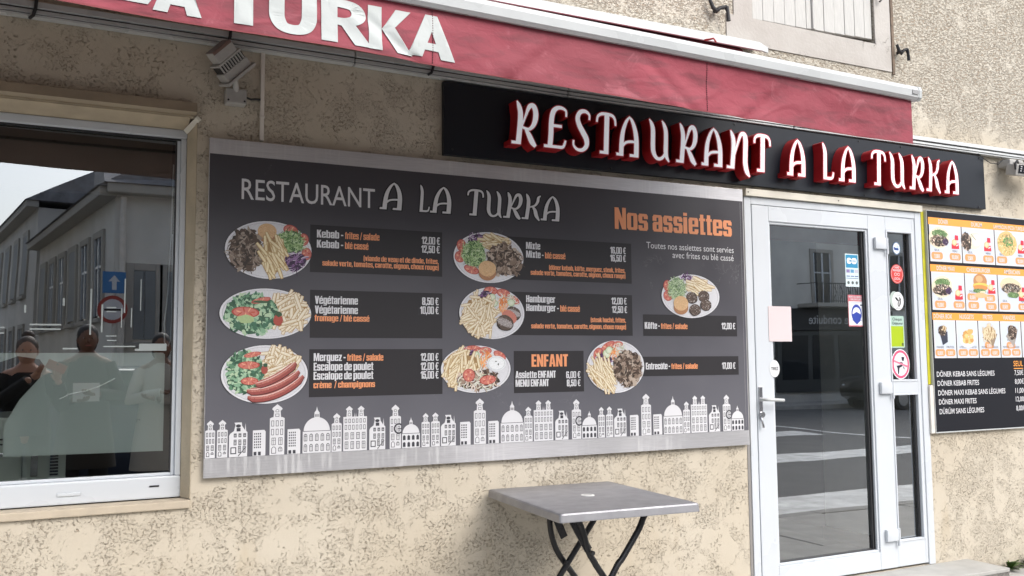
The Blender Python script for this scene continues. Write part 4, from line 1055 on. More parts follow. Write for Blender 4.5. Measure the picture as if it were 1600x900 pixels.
# ---- skyline print --------------------------------------------------
I_LINE = ink('grey_line_ink', (.045, .045, .055))
def skyline():
    wh, dk = MB(), MB()
    y1, y2, y3 = YT + .0004, YT + .0001, YT - .0002
    zb = .967
    def win_(x0, z0, x1, z1, t=.0022, arch=False, bars=True, solid=False):
        t *= 1.2
        pts = rect(x0, z0, x1, z1) if not arch else [(x0, z0), (x1, z0), (x1, z1 - (x1 - x0) * .4), (x0 + (x1 - x0) * .75, z1 - (x1 - x0) * .08), ((x0 + x1) / 2, z1), (x0 + (x1 - x0) * .25, z1 - (x1 - x0) * .08), (x0, z1 - (x1 - x0) * .4)]
        flat(dk, pts, y2)
        if solid: return
        cx, cz = (x0 + x1) / 2, (z0 + z1) / 2; sx = 1 - 2 * t / (x1 - x0); sz = 1 - 2 * t / (z1 - z0)
        if sx <= .1 or sz <= .1: return
        flat(wh, [(cx + (p[0] - cx) * sx, cz + (p[1] - cz) * sz) for p in pts], y3)
        if bars:
            flat(dk, rect(cx - t * .35, z0 + t, cx + t * .35, z1 - t), y3 - .0003); flat(dk, rect(x0 + t, cz + (z1 - z0) * .12, x1 - t, cz + (z1 - z0) * .12 + t * .7), y3 - .00035)
    def rows(x0, w, n, zz, h, **k):
        g = w / n
        for i in range(n): win_(x0 + g * (i + .2), zz, x0 + g * (i + .8), zz + h, **k)
    def tower(x, w, H, rws=4, line=True):
        c = x + w / 2; b = H * .72
        flat(wh, [(x, zb), (x + w, zb), (x + w, zb + b), (x + w * .85, zb + b * 1.03), (x + w * .76, zb + b * 1.03), (x + w * .72, zb + b * 1.2), (x + w * .86, zb + H * .9), (x + w * .80, zb + H * .93), (x + w * .62, zb + H * .97), (c, zb + H),
                  (x + w * .38, zb + H * .97), (x + w * .2, zb + H * .93), (x + w * .14, zb + H * .9), (x + w * .28, zb + b * 1.2), (x + w * .24, zb + b * 1.03), (x + w * .15, zb + b * 1.03), (x, zb + b)], y1)
        win_(c - w * .12, zb + H * .84, c + w * .12, zb + H * .90, t=.0016, bars=False, arch=True); win_(c - w * .13, zb + H * .75, c + w * .13, zb + H * .81, t=.0016, bars=False)
        rows(x + w * .04, w * .92, 3, zb + b * .78, b * .16, bars=False, t=.0018); rows(x + w * .04, w * .92, 3, zb + b * .54, b * .17, bars=False, t=.0018)
        rows(x + w * .04, w * .92, 2, zb + b * .27, b * .2, t=.0018); win_(x + w * .12, zb + .006, x + w * .44, zb + b * .23, arch=True, bars=False, t=.002); win_(x + w * .58, zb + .014, x + w * .86, zb + b * .22, arch=True, t=.0018)
    def gabled(x, w, H):
        b = H * .62
        flat(wh, [(x, zb), (x + w, zb), (x + w, zb + b * 1.15), (x + w * .93, zb + b * 1.2), (x + w * .89, zb + H * .98), (x + w * .86, zb + b * 1.25), (x + w * .70, zb + H * .9), (x + w * .68, zb + H), (x + w * .28, zb + H), (x + w * .34, zb + H * .93), (x + w * .26, zb + b * 1.22), (x + w * .06, zb + b * 1.1), (x, zb + b)], y1)
        flat(dk, ell(x + w * .5, zb + H * .9, w * .14, H * .05, 10), y2); flat(dk, rect(x + w * .4, zb + H * .74, x + w * .62, zb + H * .84), y2)
        rows(x + w * .2, w * .78, 3, zb + b * .92, b * .18, t=.0024); rows(x + w * .2, w * .78, 3, zb + b * .55, b * .26, t=.0022); win_(x + w * .08, zb + .012, x + w * .4, zb + b * .46, t=.0034, bars=False); rows(x + w * .44, w * .52, 2, zb + .016, b * .33, t=.0022)
        flat(dk, [(x + w * .5, zb + .006), (x + w * .52, zb + .002), (x + w * .95, zb + b * .45), (x + w * .93, zb + b * .47)], y3 - .0004)
    def block(x, w, H):
        flat(wh, [(x, zb), (x + w, zb), (x + w, zb + H * .93), (x + w * .9, zb + H), (x, zb + H * .99)], y1)
        for r_ in range(6):
            for i in range(4): win_(x + w * (.1 + i * .15), zb + H * (.30 + r_ * .105), x + w * (.1 + i * .15 + .09), zb + H * (.30 + r_ * .105 + .06), solid=True)
        for i in range(2): win_(x + w * (.08 + i * .34), zb + H * .02, x + w * (.08 + i * .34 + .22), zb + H * .16, solid=True)
    def dome(x, w, H, n):
        b = H * .47; c = x + w / 2
        flat(wh, rect(x, zb, x + w, zb + b), y1)
        flat(wh, [(c + w * .47 * math.cos(t), zb + b + (H * .30) * math.sin(t)) for t in [math.pi * k / 20 for k in range(21)]], y1)
        flat(wh, rect(c - w * .09, zb + H * .76, c + w * .09, zb + H * .86), y1 - .00005); flat(wh, [(c - w * .10, zb + H * .86), (c + w * .10, zb + H * .86), (c + w * .03, zb + H * .92), (c, zb + H), (c - w * .03, zb + H * .92)], y1 - .0001)
        for i in range(3): win_(c - w * .06 + i * w * .045, zb + H * .775, c - w * .06 + i * w * .045 + w * .025, zb + H * .835, solid=True)
        flat(dk, rect(x + .002, zb + b - .001, x + w - .002, zb + b + .0012), y2)
        rows(x, w, n, zb + b * .55, b * .34, arch=True, t=.002, solid=n < 4 or w < .1); rows(x, w, n, zb + b * .08, b * .34, arch=True, t=.002, solid=n < 4 or w < .1)
    def wide(x, w, H):
        b = H * .76
        flat(wh, rect(x, zb, x + w, zb + b), y1)
        for k in (.1, .6):
            c = x + w * (k + .15); flat(wh, [(c - w * .12, zb + b), (c + w * .12, zb + b), (c + w * .10, zb + H * .9), (c + w * .15, zb + H * .93), (c, zb + H), (c - w * .15, zb + H * .93), (c - w * .10, zb + H * .9)], y1)
            win_(c - w * .05, zb + H * .86, c + w * .05, zb + H * .91, arch=True, bars=False, t=.0015); win_(c - w * .06, zb + b * 1.02, c + w * .06, zb + b * 1.1, bars=False, t=.0015)
        for k in (.46, .52): flat(wh, [(x + w * k, zb + b), (x + w * (k + .03), zb + b), (x + w * (k + .015), zb + b * 1.12)], y1)
        rows(x + w * .03, w * .94, 6, zb + b * .82, b * .12, bars=False, t=.0018); rows(x + w * .03, w * .94, 6, zb + b * .62, b * .14, bars=False, t=.0018); rows(x + w * .02, w * .96, 4, zb + b * .34, b * .2, t=.002); rows(x + w * .02, w * .96, 4, zb + b * .06, b * .22, t=.002)
    for per in range(4):
        o = per * .933
        items = [(tower, .532, .039, .152), (tower, .578, .042, .153), (gabled, .626, .073, .140), (block, .721, .052, .106), (tower, .790, .061, .211), (block, .864, .054, .105), (None, .928, .121, .196), (tower, 1.053, .044, .165), (wide, 1.104, .106, .194), (gabled, 1.221, .073, .140), (tower, 1.315, .052, .194), (None, 1.372, .085, .136)]
        for fn, x, w_, H in items:
            x += o
            if x + w_ > 3.352: continue
            if fn is None: dome(x, w_, H, 5 if w_ > .1 else 4)
            else: fn(x, w_, H)
            if fn is tower and w_ == .052:   # round emblem stamped across this tower
                for t0 in range(9):
                    a0, a1 = math.radians(50 + t0 * 29), math.radians(50 + (t0 + 1) * 29); cx, cz = x + w_ * .80, zb + .088; R0, R1 = .024, .017
                    flat(dk, [(cx + R0 * math.cos(a0), cz + R0 * math.sin(a0)), (cx + R0 * math.cos(a1), cz + R0 * math.sin(a1)), (cx + R1 * math.cos(a1), cz + R1 * math.sin(a1)), (cx + R1 * math.cos(a0), cz + R1 * math.sin(a0))], y3 - .0006)
                flat(dk, rect(x + w_ * .68, zb + .085, x + w_ * 1.1, zb + .089), y3 - .0006)
    so = wh.build('skyline_print', I_WHITE, board); dk.build('skyline_lines', I_LINE, so)
skyline()

# ================================================================== second board, right of the door
b2 = thing('price_board', 'black price board with orange headers and food pictures right of the door', 'price board', (0, 0, 0))
BY = -.024
MB().box(4.842, 6.60, BY, -.006, .893, 2.272, .003).build('board_sheet', I_NAVY, b2)
MB().box(4.812 + .03, 6.60, -.0055, -.001, .90, 2.265).build('batten', M_BLACK, b2)
MB().box(4.8385, 4.8415, BY - .001, -.001, .885, 2.275).box(4.842, 6.6, BY - .0005, -.001, 2.2725, 2.277).box(4.842, 6.6, BY - .0005, -.001, .8855, .8925).build('edge_trim', M_WHITEAL, b2)
MB().box(4.806, 4.8382, -.02, -.0065, .885, 1.18, .002).build('side_batten', M_CONDUIT, b2)
def bf(pts, m_, dy, name='print', par=b2):
    q = MB(); flat(q, pts, BY - dy); return q.build(name, m_, par)
I_PALEFRAME = ink('pale_frame_ink', (.78, .80, .86))
def pic(cx, cz, r, kind, seed):
    d = Dish(cx, cz, r, r * .75, seed); d.y = BY - .0012
    R = d.r
    if kind == 'wrapbread':
        d.blob(0, .0, 1.0, .72, (.78, .70, .52), 20, .03, .1); d.lettuce(.05, .35, .75, .38, 60); d.meat(0, -.28, .9, .5, 70, 2.6); d.onion(.1, -.1, .5, .3, 10); d.cabbage(.6, -.35, .3, .3, 10)
    if kind == 'wrap':
        d.blob(.35, .05, .75, .55, (.76, .71, .55), 20, .02, .2); d.blob(.55, .1, .5, .4, (.82, .78, .64), 16, .02, .2); d.meat(-.45, -.1, .5, .85, 70, 2.2); d.strip(.25, .35, .6, .02, -.7, (.05, .04, .03))
    if kind == 'pizza':
        d.blob(0, 0, 1, .85, (.72, .50, .22), 24, .05); 
        for k in range(160):
            u, v = d.region(0, 0, .92, .92); d.blob(u, v, .07, .05, R.choice([(.75, .55, .20), (.60, .35, .12), (.82, .70, .40), (.30, .30, .10), (.66, .45, .15)]), 7, .3)
        for k in range(40): u, v = d.region(.15, .25, .5, .5); d.blob(u, v, .12, .06, R.choice([(.10, .24, .07), (.2, .36, .12), (.32, .25, .12)]), 7, .4, R.random() * 3)
    if kind == 'burger':
        d.blob(0, .55, .75, .55, (.50, .24, .10), 20, .02); d.blob(-.1, .75, .4, .25, (.68, .40, .20), 14, .05); d.blob(0, .10, .85, .22, (.80, .55, .12), 14, .08); d.blob(0, -.1, .82, .22, (.62, .27, .08), 14, .08)
        d.lettuce(-.1, -.42, .75, .22, 40); d.blob(0, -.85, .75, .2, (.70, .46, .24), 14, .03); d.blob(.2, -.5, .3, .07, (.8, .7, .5), 8, .2)
    if kind == 'sub':
        d.blob(0, .15, 1.05, .55, (.74, .62, .42), 20, .02, -.1); d.meat(0, -.05, .9, .45, 70, 2.0); d.onion(0, -.1, .8, .4, 24); d.lettuce(.2, -.6, .6, .25, 30)
    if kind == 'box':
        d.put([d.P(-.45, -.5), d.P(-.1, -2.0), d.P(.75, -1.5), d.P(.75, .1)], (.04, .045, .07)); d.meat(-.1, .3, .7, .9, 50, 2.6); d.fries(.3, .7, .4, .6, 1.2, 10, .4, .5, .3)
    if kind == 'bowl':
        d.blob(0, -.35, 1, .62, (.70, .72, .74), 20, .01)
        for k in range(22): u, v = d.region(0, .15, .85, .8); d.blob(u, v, .26, .2, R.choice([(.70, .42, .14), (.60, .32, .09), (.80, .56, .24)]), 10, .15)
    if kind == 'fries':
        d.put([d.P(-.9, -.3), d.P(.4, -1.3), d.P(1.0, .1), d.P(-.2, .3)], (.30, .22, .15)); d.fries(0, .2, .85, .85, 1.7, 34, .4, .9, .3)
    if kind == 'meatbox':
        d.put([d.P(-.9, -.5), d.P(.3, -1.9), d.P(1.0, .4), d.P(.2, 1.0)], (.36, .33, .30)); d.meat(.15, .25, .7, 1.3, 70, 2.6)
    if kind == 'menu':
        d.put([d.P(-.1, .9), d.P(.75, .95), d.P(.7, 1.9), d.P(0, 1.95)], (.62, .03, .06)); d.put([d.P(.1, -.1), d.P(.8, -.1), d.P(.75, .9), d.P(.0, .9)], (.80, .60, .64))
        d.put([d.P(-.85, -.9), d.P(.85, -.85), d.P(.8, .3), d.P(-.8, .2)], (.62, .03, .05)); d.blob(-.25, .45, .55, .5, (.84, .55, .28), 12, .1); d.blob(-.2, .5, .35, .3, (.88, .66, .42), 8, .2); d.strip(.45, -.1, .6, .08, .4, (.85, .8, .8))
    o = d.build('printed food picture', b2); o.name = 'food_picture'; del o['label']; return o
def price(x, z, s_, w=.105, cap=.026, capt=None):
    bf(rrect(x, z - .008, x + w, z + cap + .012, .018), I_ORANGE if False else ink('pill_ink', (.76, .34, .13)), .0012, 'price_pill')
    n = heavy_line(s_)[0] * cap * .82
    q = min(n, w * .8); cx = x + w / 2
    w_, ps = heavy_line(s_); v, t = union(mapped(ps, cx - q / 2, z, q / w_, cap * .95))
    mb = MB(); mb.add([(p[0], BY - .0016, p[1]) for p in v], [k if _ccw(v, k) else k[::-1] for k in t]); mb.build('lettering', I_WHITE, b2)
    if capt:
        wd = min(w * .75, .016 * .72 * len(capt)); stext(b2, capt, cx - wd / 2, z + cap + .018, cx + wd / 2, .013, BY - .0012, I_BLACK, .0)
def head(s_, x0, x1, z, cap=.026):
    stext(b2, s_, x0, z, x1, cap, BY - .0012, I_WHITE, .012)
E_ = 6.56
# rows: (z top header, z bottom header, z bottom cells, dividers)
for zt, zm, zb_, divs in ((2.232, 2.187, 1.953, (5.157, 5.478, 5.83, 6.18)), (1.934, 1.889, 1.648, (5.166, 5.486, 5.83, 6.18)), (1.631, 1.585, 1.347, (5.062, 5.272, 5.486, 5.70, 5.92, 6.14, 6.35))):
    bf(rect(4.852, zm, E_, zt), I_AMBER, .0004, 'header_band')
    xs = [4.854] + list(divs) + [E_]
    for a, b in zip(xs[:-1], xs[1:]):
        bf(rect(a + .004, zb_, b - .004, zm - .0005), I_WHITE, .0004, 'cell')
        bf(rect(a + .012, zb_ + .008, b - .012, zm - .008), I_PALE, .0008, 'cell_ground')
head('DÖNER', 4.945, 5.035, 2.196); head('DÜRÜM', 5.255, 5.36, 2.196); head('LAHMACUN (PIZZA TURQUE)', 5.475, 5.80, 2.197, .023); head('TACOS', 5.93, 6.05, 2.196)
head('DÖNER MAXI', 4.91, 5.075, 1.899); head('CHEESEBURGER', 5.19, 5.42, 1.899); head('AMÉRICAIN', 5.555, 5.72, 1.899); head('FISH', 5.95, 6.05, 1.899)
head('DÖNER BOX', 4.862, 5.03, 1.595, .027); head('NUGGETS', 5.10, 5.235, 1.595, .027); head('FRITES', 5.325, 5.418, 1.595, .027); head('VIANDES', 5.52, 5.645, 1.595, .027); head('SALADES', 5.74, 5.88, 1.595, .027)
pic(4.945, 2.105, .096, 'wrapbread', 21); pic(5.245, 2.10, .100, 'wrap', 22); pic(5.60, 2.10, .10, 'pizza', 23)
for x in (5.093, 5.405, 5.745): pic(x, 2.068, .042, 'menu', 24)
price(4.868, 1.975, '7,00€', capt='SEUL'); price(5.035, 1.975, '10,00€', capt='MENU'); price(5.18, 1.975, '7,50€', capt='SEUL'); price(5.356, 1.975, '10,50€', capt='MENU'); price(5.492, 1.975, '8,00€', capt='SEUL'); price(5.68, 1.975, '10,00€', capt='MENU')
pic(4.952, 1.795, .097, 'wrapbread', 25); pic(5.315, 1.805, .088, 'burger', 26); pic(5.62, 1.805, .105, 'sub', 27)
for x, z in ((5.105, 1.745), (5.425, 1.79), (5.73, 1.75)): pic(x, z, .043, 'menu', 24)
price(4.878, 1.668, '11,00€', capt='SEUL'); price(5.05, 1.668, '13,50€', capt='MENU'); price(5.185, 1.722, '8,00€', capt='DOUBLE'); price(5.35, 1.718, '11,50€', capt='SEUL'); price(5.19, 1.668, '6,00€'); price(5.36, 1.664, '8,50€'); price(5.50, 1.668, '8,50€', capt='SEUL'); price(5.685, 1.668, '10,50€', capt='MENU')
pic(4.94, 1.51, .055, 'box', 28); pic(5.17, 1.475, .073, 'bowl', 29); pic(5.38, 1.495, .078, 'fries', 30); pic(5.60, 1.51, .066, 'meatbox', 31)
for x, s_, c_ in ((4.865, '6,00€', 'VIANDE'), (4.958, '7,00€', 'FRITES'), (5.077, '5,00€', '4 PIÈCES'), (5.172, '6,00€', '6 PIÈCES'), (5.288, '3,50€', 'MOYENNE'), (5.382, '4,50€', 'GRANDE'), (5.498, '8,00€', 'MOYENNE'), (5.595, '11,00€', 'GRANDE')):
    price(x, 1.367, s_, .088, .024, c_)
price(5.33, 1.414, '3,00€', .088, .023, 'PETITE'); price(5.545, 1.414, '5,00€', .088, .023, 'PETITE')
for s_, x1, z, pr in (('DÖNER KEBAB SANS LÉGUMES', 5.257 - .003, 1.181, '8'), ):
    pass
for s_, x0, x1, z, pr in (('DÖNER KEBAB SANS LÉGUMES', 4.868, 5.411, 1.236, '7,50€'), ('DÖNER KEBAB FRITES', 4.871, 5.257, 1.179, '8,00€'), ('DÖNER MAXI KEBAB SANS LÉGUMES', 4.873, 5.509, 1.120, '11,00€'), ('DÖNER MAXI FRITES', 4.876, 5.224, 1.064, '12,00€'), ('DÜRÜM SANS LÉGUMES', 4.878, 5.293, 1.005, '8,00€')):
    stext(b2, s_, x0, z - .004, x1, .031, BY - .0006, I_WHITE, .010)
    stext(b2, pr, 5.610, z - .004, 5.61 + .018 * len(pr), .031, BY - .0006, I_WHITE, .010)
stext(b2, 'SEUL', 5.605, 1.290, 5.70, .034, BY - .0006, I_AMBER, .012); bf(rect(5.605, 1.272, 5.70, 1.278), I_AMBER, .0006, 'underline')

# ================================================================== stickers on the door
def sticker(label, cat='sticker', name='sticker', group='stickers on the glazed door'):
    return thing(name, label, cat, (0, 0, 0), group)
def sp_(par, pts, col, y, name='print'):
    q = MB(); flat(q, pts, y, None); return q.build(name, ink('ink_%d_%d_%d' % tuple(int(c * 255) for c in col), col), par)
GY = .0325
s = sticker('blank pale pink paper sheet taped on the left stile of the glass door', 'paper', 'paper_sheet', None)
MB().box(3.541, 3.709, -.0065, -.0048, 1.448, 1.646).build('sheet', mat('pink_white_paper', (.66, .57, .58), .7), s)
s = sticker('small round white door sticker reading TIREZ beside the handle')
sp_(s, ell(3.575, 1.296, .036, .048, 28), (.74, .75, .76), -.0055, 'disc'); stext(s, 'TIREZ', 3.549, 1.288, 3.601, .017, -.006, I_BLACK, .015)
s = sticker('blue and white rectangular card payment sticker at the top right of the door glass')
x0, x1, z0, z1 = 4.184, 4.294, 1.778, 1.976
sp_(s, rect(x0, z0, x1, z1), (.62, .74, .76), GY - .001, 'sheet'); sp_(s, rect(x0 + .006, 1.892, x1 - .006, z1 - .006), (.03, .26, .46), GY - .0014)
for ch, a, b in (('C', x0 + .014, x0 + .052), ('B', x0 + .052, x1 - .014)):
    c = ((a + b) / 2, 1.933)
    sp_(s, rrect(a, 1.915, b, 1.952, .016), (.78, .80, .82), GY - .0018)
    if ch == 'C': sp_(s, rect(c[0] + .002, 1.929, b + .001, 1.938), (.03, .26, .46), GY - .0021)
    else: sp_(s, rect(a + .006, 1.931, b - .008, 1.936), (.03, .26, .46), GY - .0021)
for k, c in enumerate([(.25, .2, .4), (.1, .3, .5), (.5, .5, .6)]): sp_(s, rect(x0 + .008 + k * .034, 1.862, x0 + .036 + k * .034, 1.882), c, GY - .0014)
for k in range(3): sp_(s, rect(x0 + .008 + k * .034, 1.838, x0 + .036 + k * .034, 1.844), (.10, .16, .35), GY - .0014)
sp_(s, rect(x0 + .006, 1.827, x1 - .006, 1.830), (.05, .1, .3), GY - .0014)
for k in range(3): sp_(s, ell(x0 + .022 + k * .034, 1.802, .010, .010, 12), (.10, .12, .12), GY - .0014)
s = sticker('white mask notice with a red band and a blue masked head on the door glass', 'notice', 'notice', None)
x0, x1, z0, z1 = 4.196, 4.328, 1.540, 1.729
sp_(s, rect(x0, z0, x1, z1), (.55, .15, .18), GY - .001, 'sheet'); sp_(s, rect(x0 + .004, z0 + .007, x1 - .004, 1.690), (.78, .80, .84), GY - .0014)
stext(s, 'PORT DU MASQUE', x0 + .008, 1.712, x1 - .008, .010, GY - .0016, I_WHITE, .02); stext(s, 'OBLIGATOIRE', x0 + .02, 1.697, x1 - .02, .010, GY - .0016, I_WHITE, .02)
cx = (x0 + x1) / 2
BL = (.03, .06, .36)
sp_(s, ell(cx, 1.618, .042, .054, 24), BL, GY - .0018); sp_(s, ell(cx, 1.620, .033, .035, 20), (.78, .80, .84), GY - .0021)
sp_(s, [(cx - .034, 1.612), (cx - .03, 1.575), (cx, 1.552), (cx + .03, 1.575), (cx + .034, 1.612), (cx, 1.628)], BL, GY - .0024)
for sg in (-1, 1):
    for k in range(6):
        a0, a1 = math.radians(90 + sg * (20 + k * 28)), math.radians(90 + sg * (48 + k * 28)); c0 = cx + sg * .038
        sp_(s, [(c0 + .016 * math.cos(a0), 1.60 + .024 * math.sin(a0)), (c0 + .016 * math.cos(a1), 1.60 + .024 * math.sin(a1)), (c0 + .0135 * math.cos(a1), 1.60 + .0215 * math.sin(a1)), (c0 + .0135 * math.cos(a0), 1.60 + .0215 * math.sin(a0))], BL, GY - .0016)
sp_(s, rect(x1 - .034, 1.664, x1 - .012, 1.672), (.04, .05, .1), GY - .0018); sp_(s, rect(x0 + .02, 1.682, x1 - .02, 1.684), (.3, .3, .35), GY - .0018); sp_(s, rect(x0 + .03, 1.674, x1 - .04, 1.676), (.3, .3, .35), GY - .0018)
GY = .030
s = sticker('small round white and navy sticker at the top of the narrow side glass')
sp_(s, ell(4.622, 2.028, .035, .040, 28), (.10, .18, .30), GY - .001, 'disc'); sp_(s, ell(4.622, 2.028, .029, .034, 28), (.76, .80, .84), GY - .0014); sp_(s, rect(4.602, 2.016, 4.640, 2.030), (.02, .07, .28), GY - .0018); sp_(s, ell(4.630, 2.036, .008, .008, 12), (.45, .6, .75), GY - .0018); sp_(s, rect(4.598, 2.026, 4.612, 2.034), (.02, .07, .28), GY - .0018)
s = sticker('round red sticker with white lettering in the narrow side glass, second from the top')
sp_(s, ell(4.617, 1.868, .056, .060, 32), (.62, .055, .05), GY - .001, 'disc')
for rr, cc, k in ((.050, (.78, .74, .72), 0), (.048, (.62, .055, .05), 1)): sp_(s, ell(4.617, 1.868, rr, rr * 1.07, 32), cc, GY - .0014 - k * .0003)
stext(s, 'AIME', 4.597, 1.903, 4.637, .011, GY - .002, I_WHITE, .015); stext(s, 'MANGER', 4.583, 1.884, 4.652, .014, GY - .002, I_WHITE, .015); stext(s, 'LOCAL', 4.590, 1.832, 4.645, .014, GY - .002, I_WHITE, .015)
for sg in (-1, 1):
    sp_(s, ell(4.617 + sg * .013, 1.866, .011, .010, 14), (.78, .74, .72), GY - .002); sp_(s, ell(4.617 + sg * .013, 1.866, .008, .007, 14), (.62, .055, .05), GY - .0023)
s = sticker('round white sticker with a black leaf emblem overlapping a pale disc')
sp_(s, ell(4.585, 1.708, .040, .052, 28), (.42, .50, .46), GY - .001, 'disc'); sp_(s, ell(4.616, 1.700, .050, .057, 30), (.78, .79, .80), GY - .0014)
sp_(s, ell(4.626, 1.688, .013, .024, 14, -.3), (.01, .01, .012), GY - .0018); sp_(s, ell(4.606, 1.712, .018, .007, 12, -.7), (.01, .01, .012), GY - .0018); sp_(s, ell(4.634, 1.715, .012, .005, 12, 2.2), (.01, .01, .012), GY - .0018); sp_(s, ell(4.624, 1.688, .004, .018, 12, -.2), (.7, .7, .7), GY - .0021)
stext(s, 'ma bonne', 4.596, 1.735, 4.638, .007, GY - .002, I_BLACK, 0.0); stext(s, 'adresse', 4.598, 1.654, 4.636, .007, GY - .002, I_BLACK, 0.0)
s = sticker('green rectangular sticker reading Chèque Déjeuner above the round no dogs sticker')
sp_(s, rrect(4.532, 1.412, 4.660, 1.608, .008), (.42, .58, .50), GY - .001, 'sheet'); sp_(s, rect(4.542, 1.420, 4.652, 1.545), (.38, .52, .01), GY - .0014)
stext(s, 'Chèque', 4.560, 1.580, 4.642, .017, GY - .0016, I_BLACK, .004); stext(s, 'Déjeuner', 4.560, 1.555, 4.652, .017, GY - .0016, I_BLACK, .004); sp_(s, rect(4.633, 1.424, 4.650, 1.442), (.12, .16, .03), GY - .0018)
s = sticker('round no dogs sticker with a pink ring in the narrow side glass')
cx, cz = 4.616, 1.312
sp_(s, ell(cx, cz, .080, .092, 36), (.80, .80, .82), GY - .001, 'disc'); sp_(s, ell(cx, cz, .074, .086, 36), (.66, .10, .20), GY - .0014); sp_(s, ell(cx, cz, .060, .071, 36), (.80, .78, .82), GY - .0018)
K = (.015, .015, .03)
sp_(s, [(cx + .008, cz + .046), (cx + .034, cz + .042), (cx + .026, cz + .018), (cx + .010, cz + .022)], K, GY - .0022)
sp_(s, [(cx - .004, cz + .014), (cx + .018, cz + .010), (cx + .020, cz - .004), (cx - .010, cz + .0)], K, GY - .0022)
sp_(s, [(cx - .045, cz + .002), (cx - .035, cz - .01), (cx + .010, cz - .002), (cx + .016, cz - .012), (cx - .012, cz - .022), (cx - .018, cz - .060), (cx - .026, cz - .058), (cx - .030, cz - .022)], K, GY - .0025)
sp_(s, [(cx + .018, cz - .014), (cx + .026, cz - .016), (cx + .032, cz - .030), (cx + .026, cz - .034)], K, GY - .0022)
sp_(s, [(cx - .064, cz + .028), (cx - .060, cz + .016), (cx + .066, cz - .024), (cx + .062, cz - .010)], (.70, .22, .32), GY - .003)

# ================================================================== awning
AW = thing('awning', 'long burgundy canvas awning with a white front bar and large white letters on its valance', 'awning', (0, 0, 0))
YA = -1.10
def vtop(x): return 2.518 + (3.44 - x) * .0135
def vbot(x):
    ks = [(-6, 2.47), (-1, 2.395), (-.05, 2.378), (.55, 2.367), (.83, 2.360), (1.14, 2.351), (1.47, 2.343), (1.91, 2.338), (2.15, 2.330), (2.58, 2.329), (2.83, 2.322), (3.12, 2.319), (3.44, 2.318)]
    for (a, za), (b, zb) in zip(ks[:-1], ks[1:]):
        if a <= x <= b: return za + (zb - za) * (x - a) / (b - a)
    return ks[0][1] if x < ks[0][0] else ks[-1][1]
from mathutils import noise as mnoise
def vy(x, z):
    t = (vtop(x) - z) / max(.01, vtop(x) - vbot(x)); t = max(0, min(1, t))
    a = mnoise.noise(Vector((x * 2.1, z * 3, 1.7))) * .022 + mnoise.noise(Vector((x * 6.5 + z * 5, z * 7 - x, 4.2))) * .010
    b = 0
    for (fx, fz, tx) in ((3.40, .0, 1.1), (2.62, .2, -.9), (2.05, 0, .8), (1.5, .3, -.8), (.9, .1, .9)):   # diagonal creases
        dd = (x - fx) + (z - 2.45) * tx * 1.5 - fz * .1
        b += math.exp(-(dd / .03) ** 2) * .007 - math.exp(-((dd + .07) / .04) ** 2) * .005
    return YA + .004 + (a + b) * min(1, t * 2.2) * max(.15, min(1, (3.44 - x) / .25))
v = MB(); NX, NZ = 420, 14; xa, xb = -4.2, 3.435
vs = []; fs = []
for i in range(NX + 1):
    x = xa + (xb - xa) * i / NX
    for j in range(NZ + 1):
        z = vtop(x) + (vbot(x) - vtop(x)) * j / NZ; vs.append((x, vy(x, z), z))
for i in range(NX):
    for j in range(NZ): a = i * (NZ + 1) + j; fs.append((a, a + 1, a + NZ + 2, a + NZ + 1))
v.add(vs, fs); v.smooth = True
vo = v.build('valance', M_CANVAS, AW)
try: vo.data.shade_smooth()
except Exception: pass
hm = MB()
def hemline(z0f, z1f, y, x0=xa, x1=xb, n=160):
    pts = []
    for i in range(n + 1):
        x = x0 + (x1 - x0) * i / n; pts.append(x)
    vs = [(x, vy(x, z0f(x)) - y, z0f(x)) for x in pts] + [(x, vy(x, z1f(x)) - y, z1f(x)) for x in pts]
    hm.add(vs, [(i, i + 1, n + 2 + i, n + 1 + i) for i in range(n)])
hemline(lambda x: vbot(x) - .001, lambda x: vbot(x) + .005, .0018)
hm.build('hem', mat('dark_hem_tape', (.24, .05, .06), .8), AW)
sm = MB()
for x in (1.098, 2.27):
    n = 22
    for i in range(n):
        z = vbot(x) + .006 + (vtop(x) - vbot(x) - .01) * i / n; sm.box(x, x + .0025, vy(x, z) - .0032, vy(x, z) - .0008, z, z + .005)
sm.build('seam_stitching', mat('dark_thread', (.10, .02, .03), .8), AW)
# big letters printed on the valance
def bold(ch):
    G = {'T': (.62, [('B', .20, 0, .42, 1), ('B', 0, .8, .62, 1)]),
         'L': (.55, [('B', 0, 0, .22, 1), ('P', [(.1, 0), (.50, 0), (.56, .19), (.1, .19)])]),
         'U': (.72, [('S', [(.115, 1.0, .23), (.115, .55, .23), (.125, .32, .23), (.20, .15, .22), (.36, .10, .21), (.52, .15, .22), (.595, .32, .23), (.605, .55, .23), (.605, 1.0, .23)])]),
         'R': (.72, [('B', 0, 0, .23, 1), ('S', [(.1, .90, .20), (.38, .90, .20), (.50, .84, .21), (.545, .70, .22), (.49, .56, .2), (.36, .49, .18), (.2, .49, .16)]), ('P', [(.26, .46), (.46, .50), (.74, 0), (.48, 0)])]),
         'K': (.74, [('B', 0, 0, .23, 1), ('P', [(.23, .50), (.47, 1), (.73, 1), (.44, .56)]), ('P', [(.23, .52), (.44, .58), (.76, 0), (.49, 0)])]),
         'A': (.80, [('P', [(0, 0), (.24, 0), (.50, 1), (.30, 1)]), ('P', [(.56, 0), (.80, 0), (.50, 1), (.30, 1)]), ('B', .17, .17, .62, .34)])}
    w_, it = G[ch]; out = []
    for k in it:
        if k[0] == 'B': out.append(hb(*k[1:]))
        elif k[0] == 'P': out.append(k[1])
        else: out += stroke(k[1])
    return w_, out
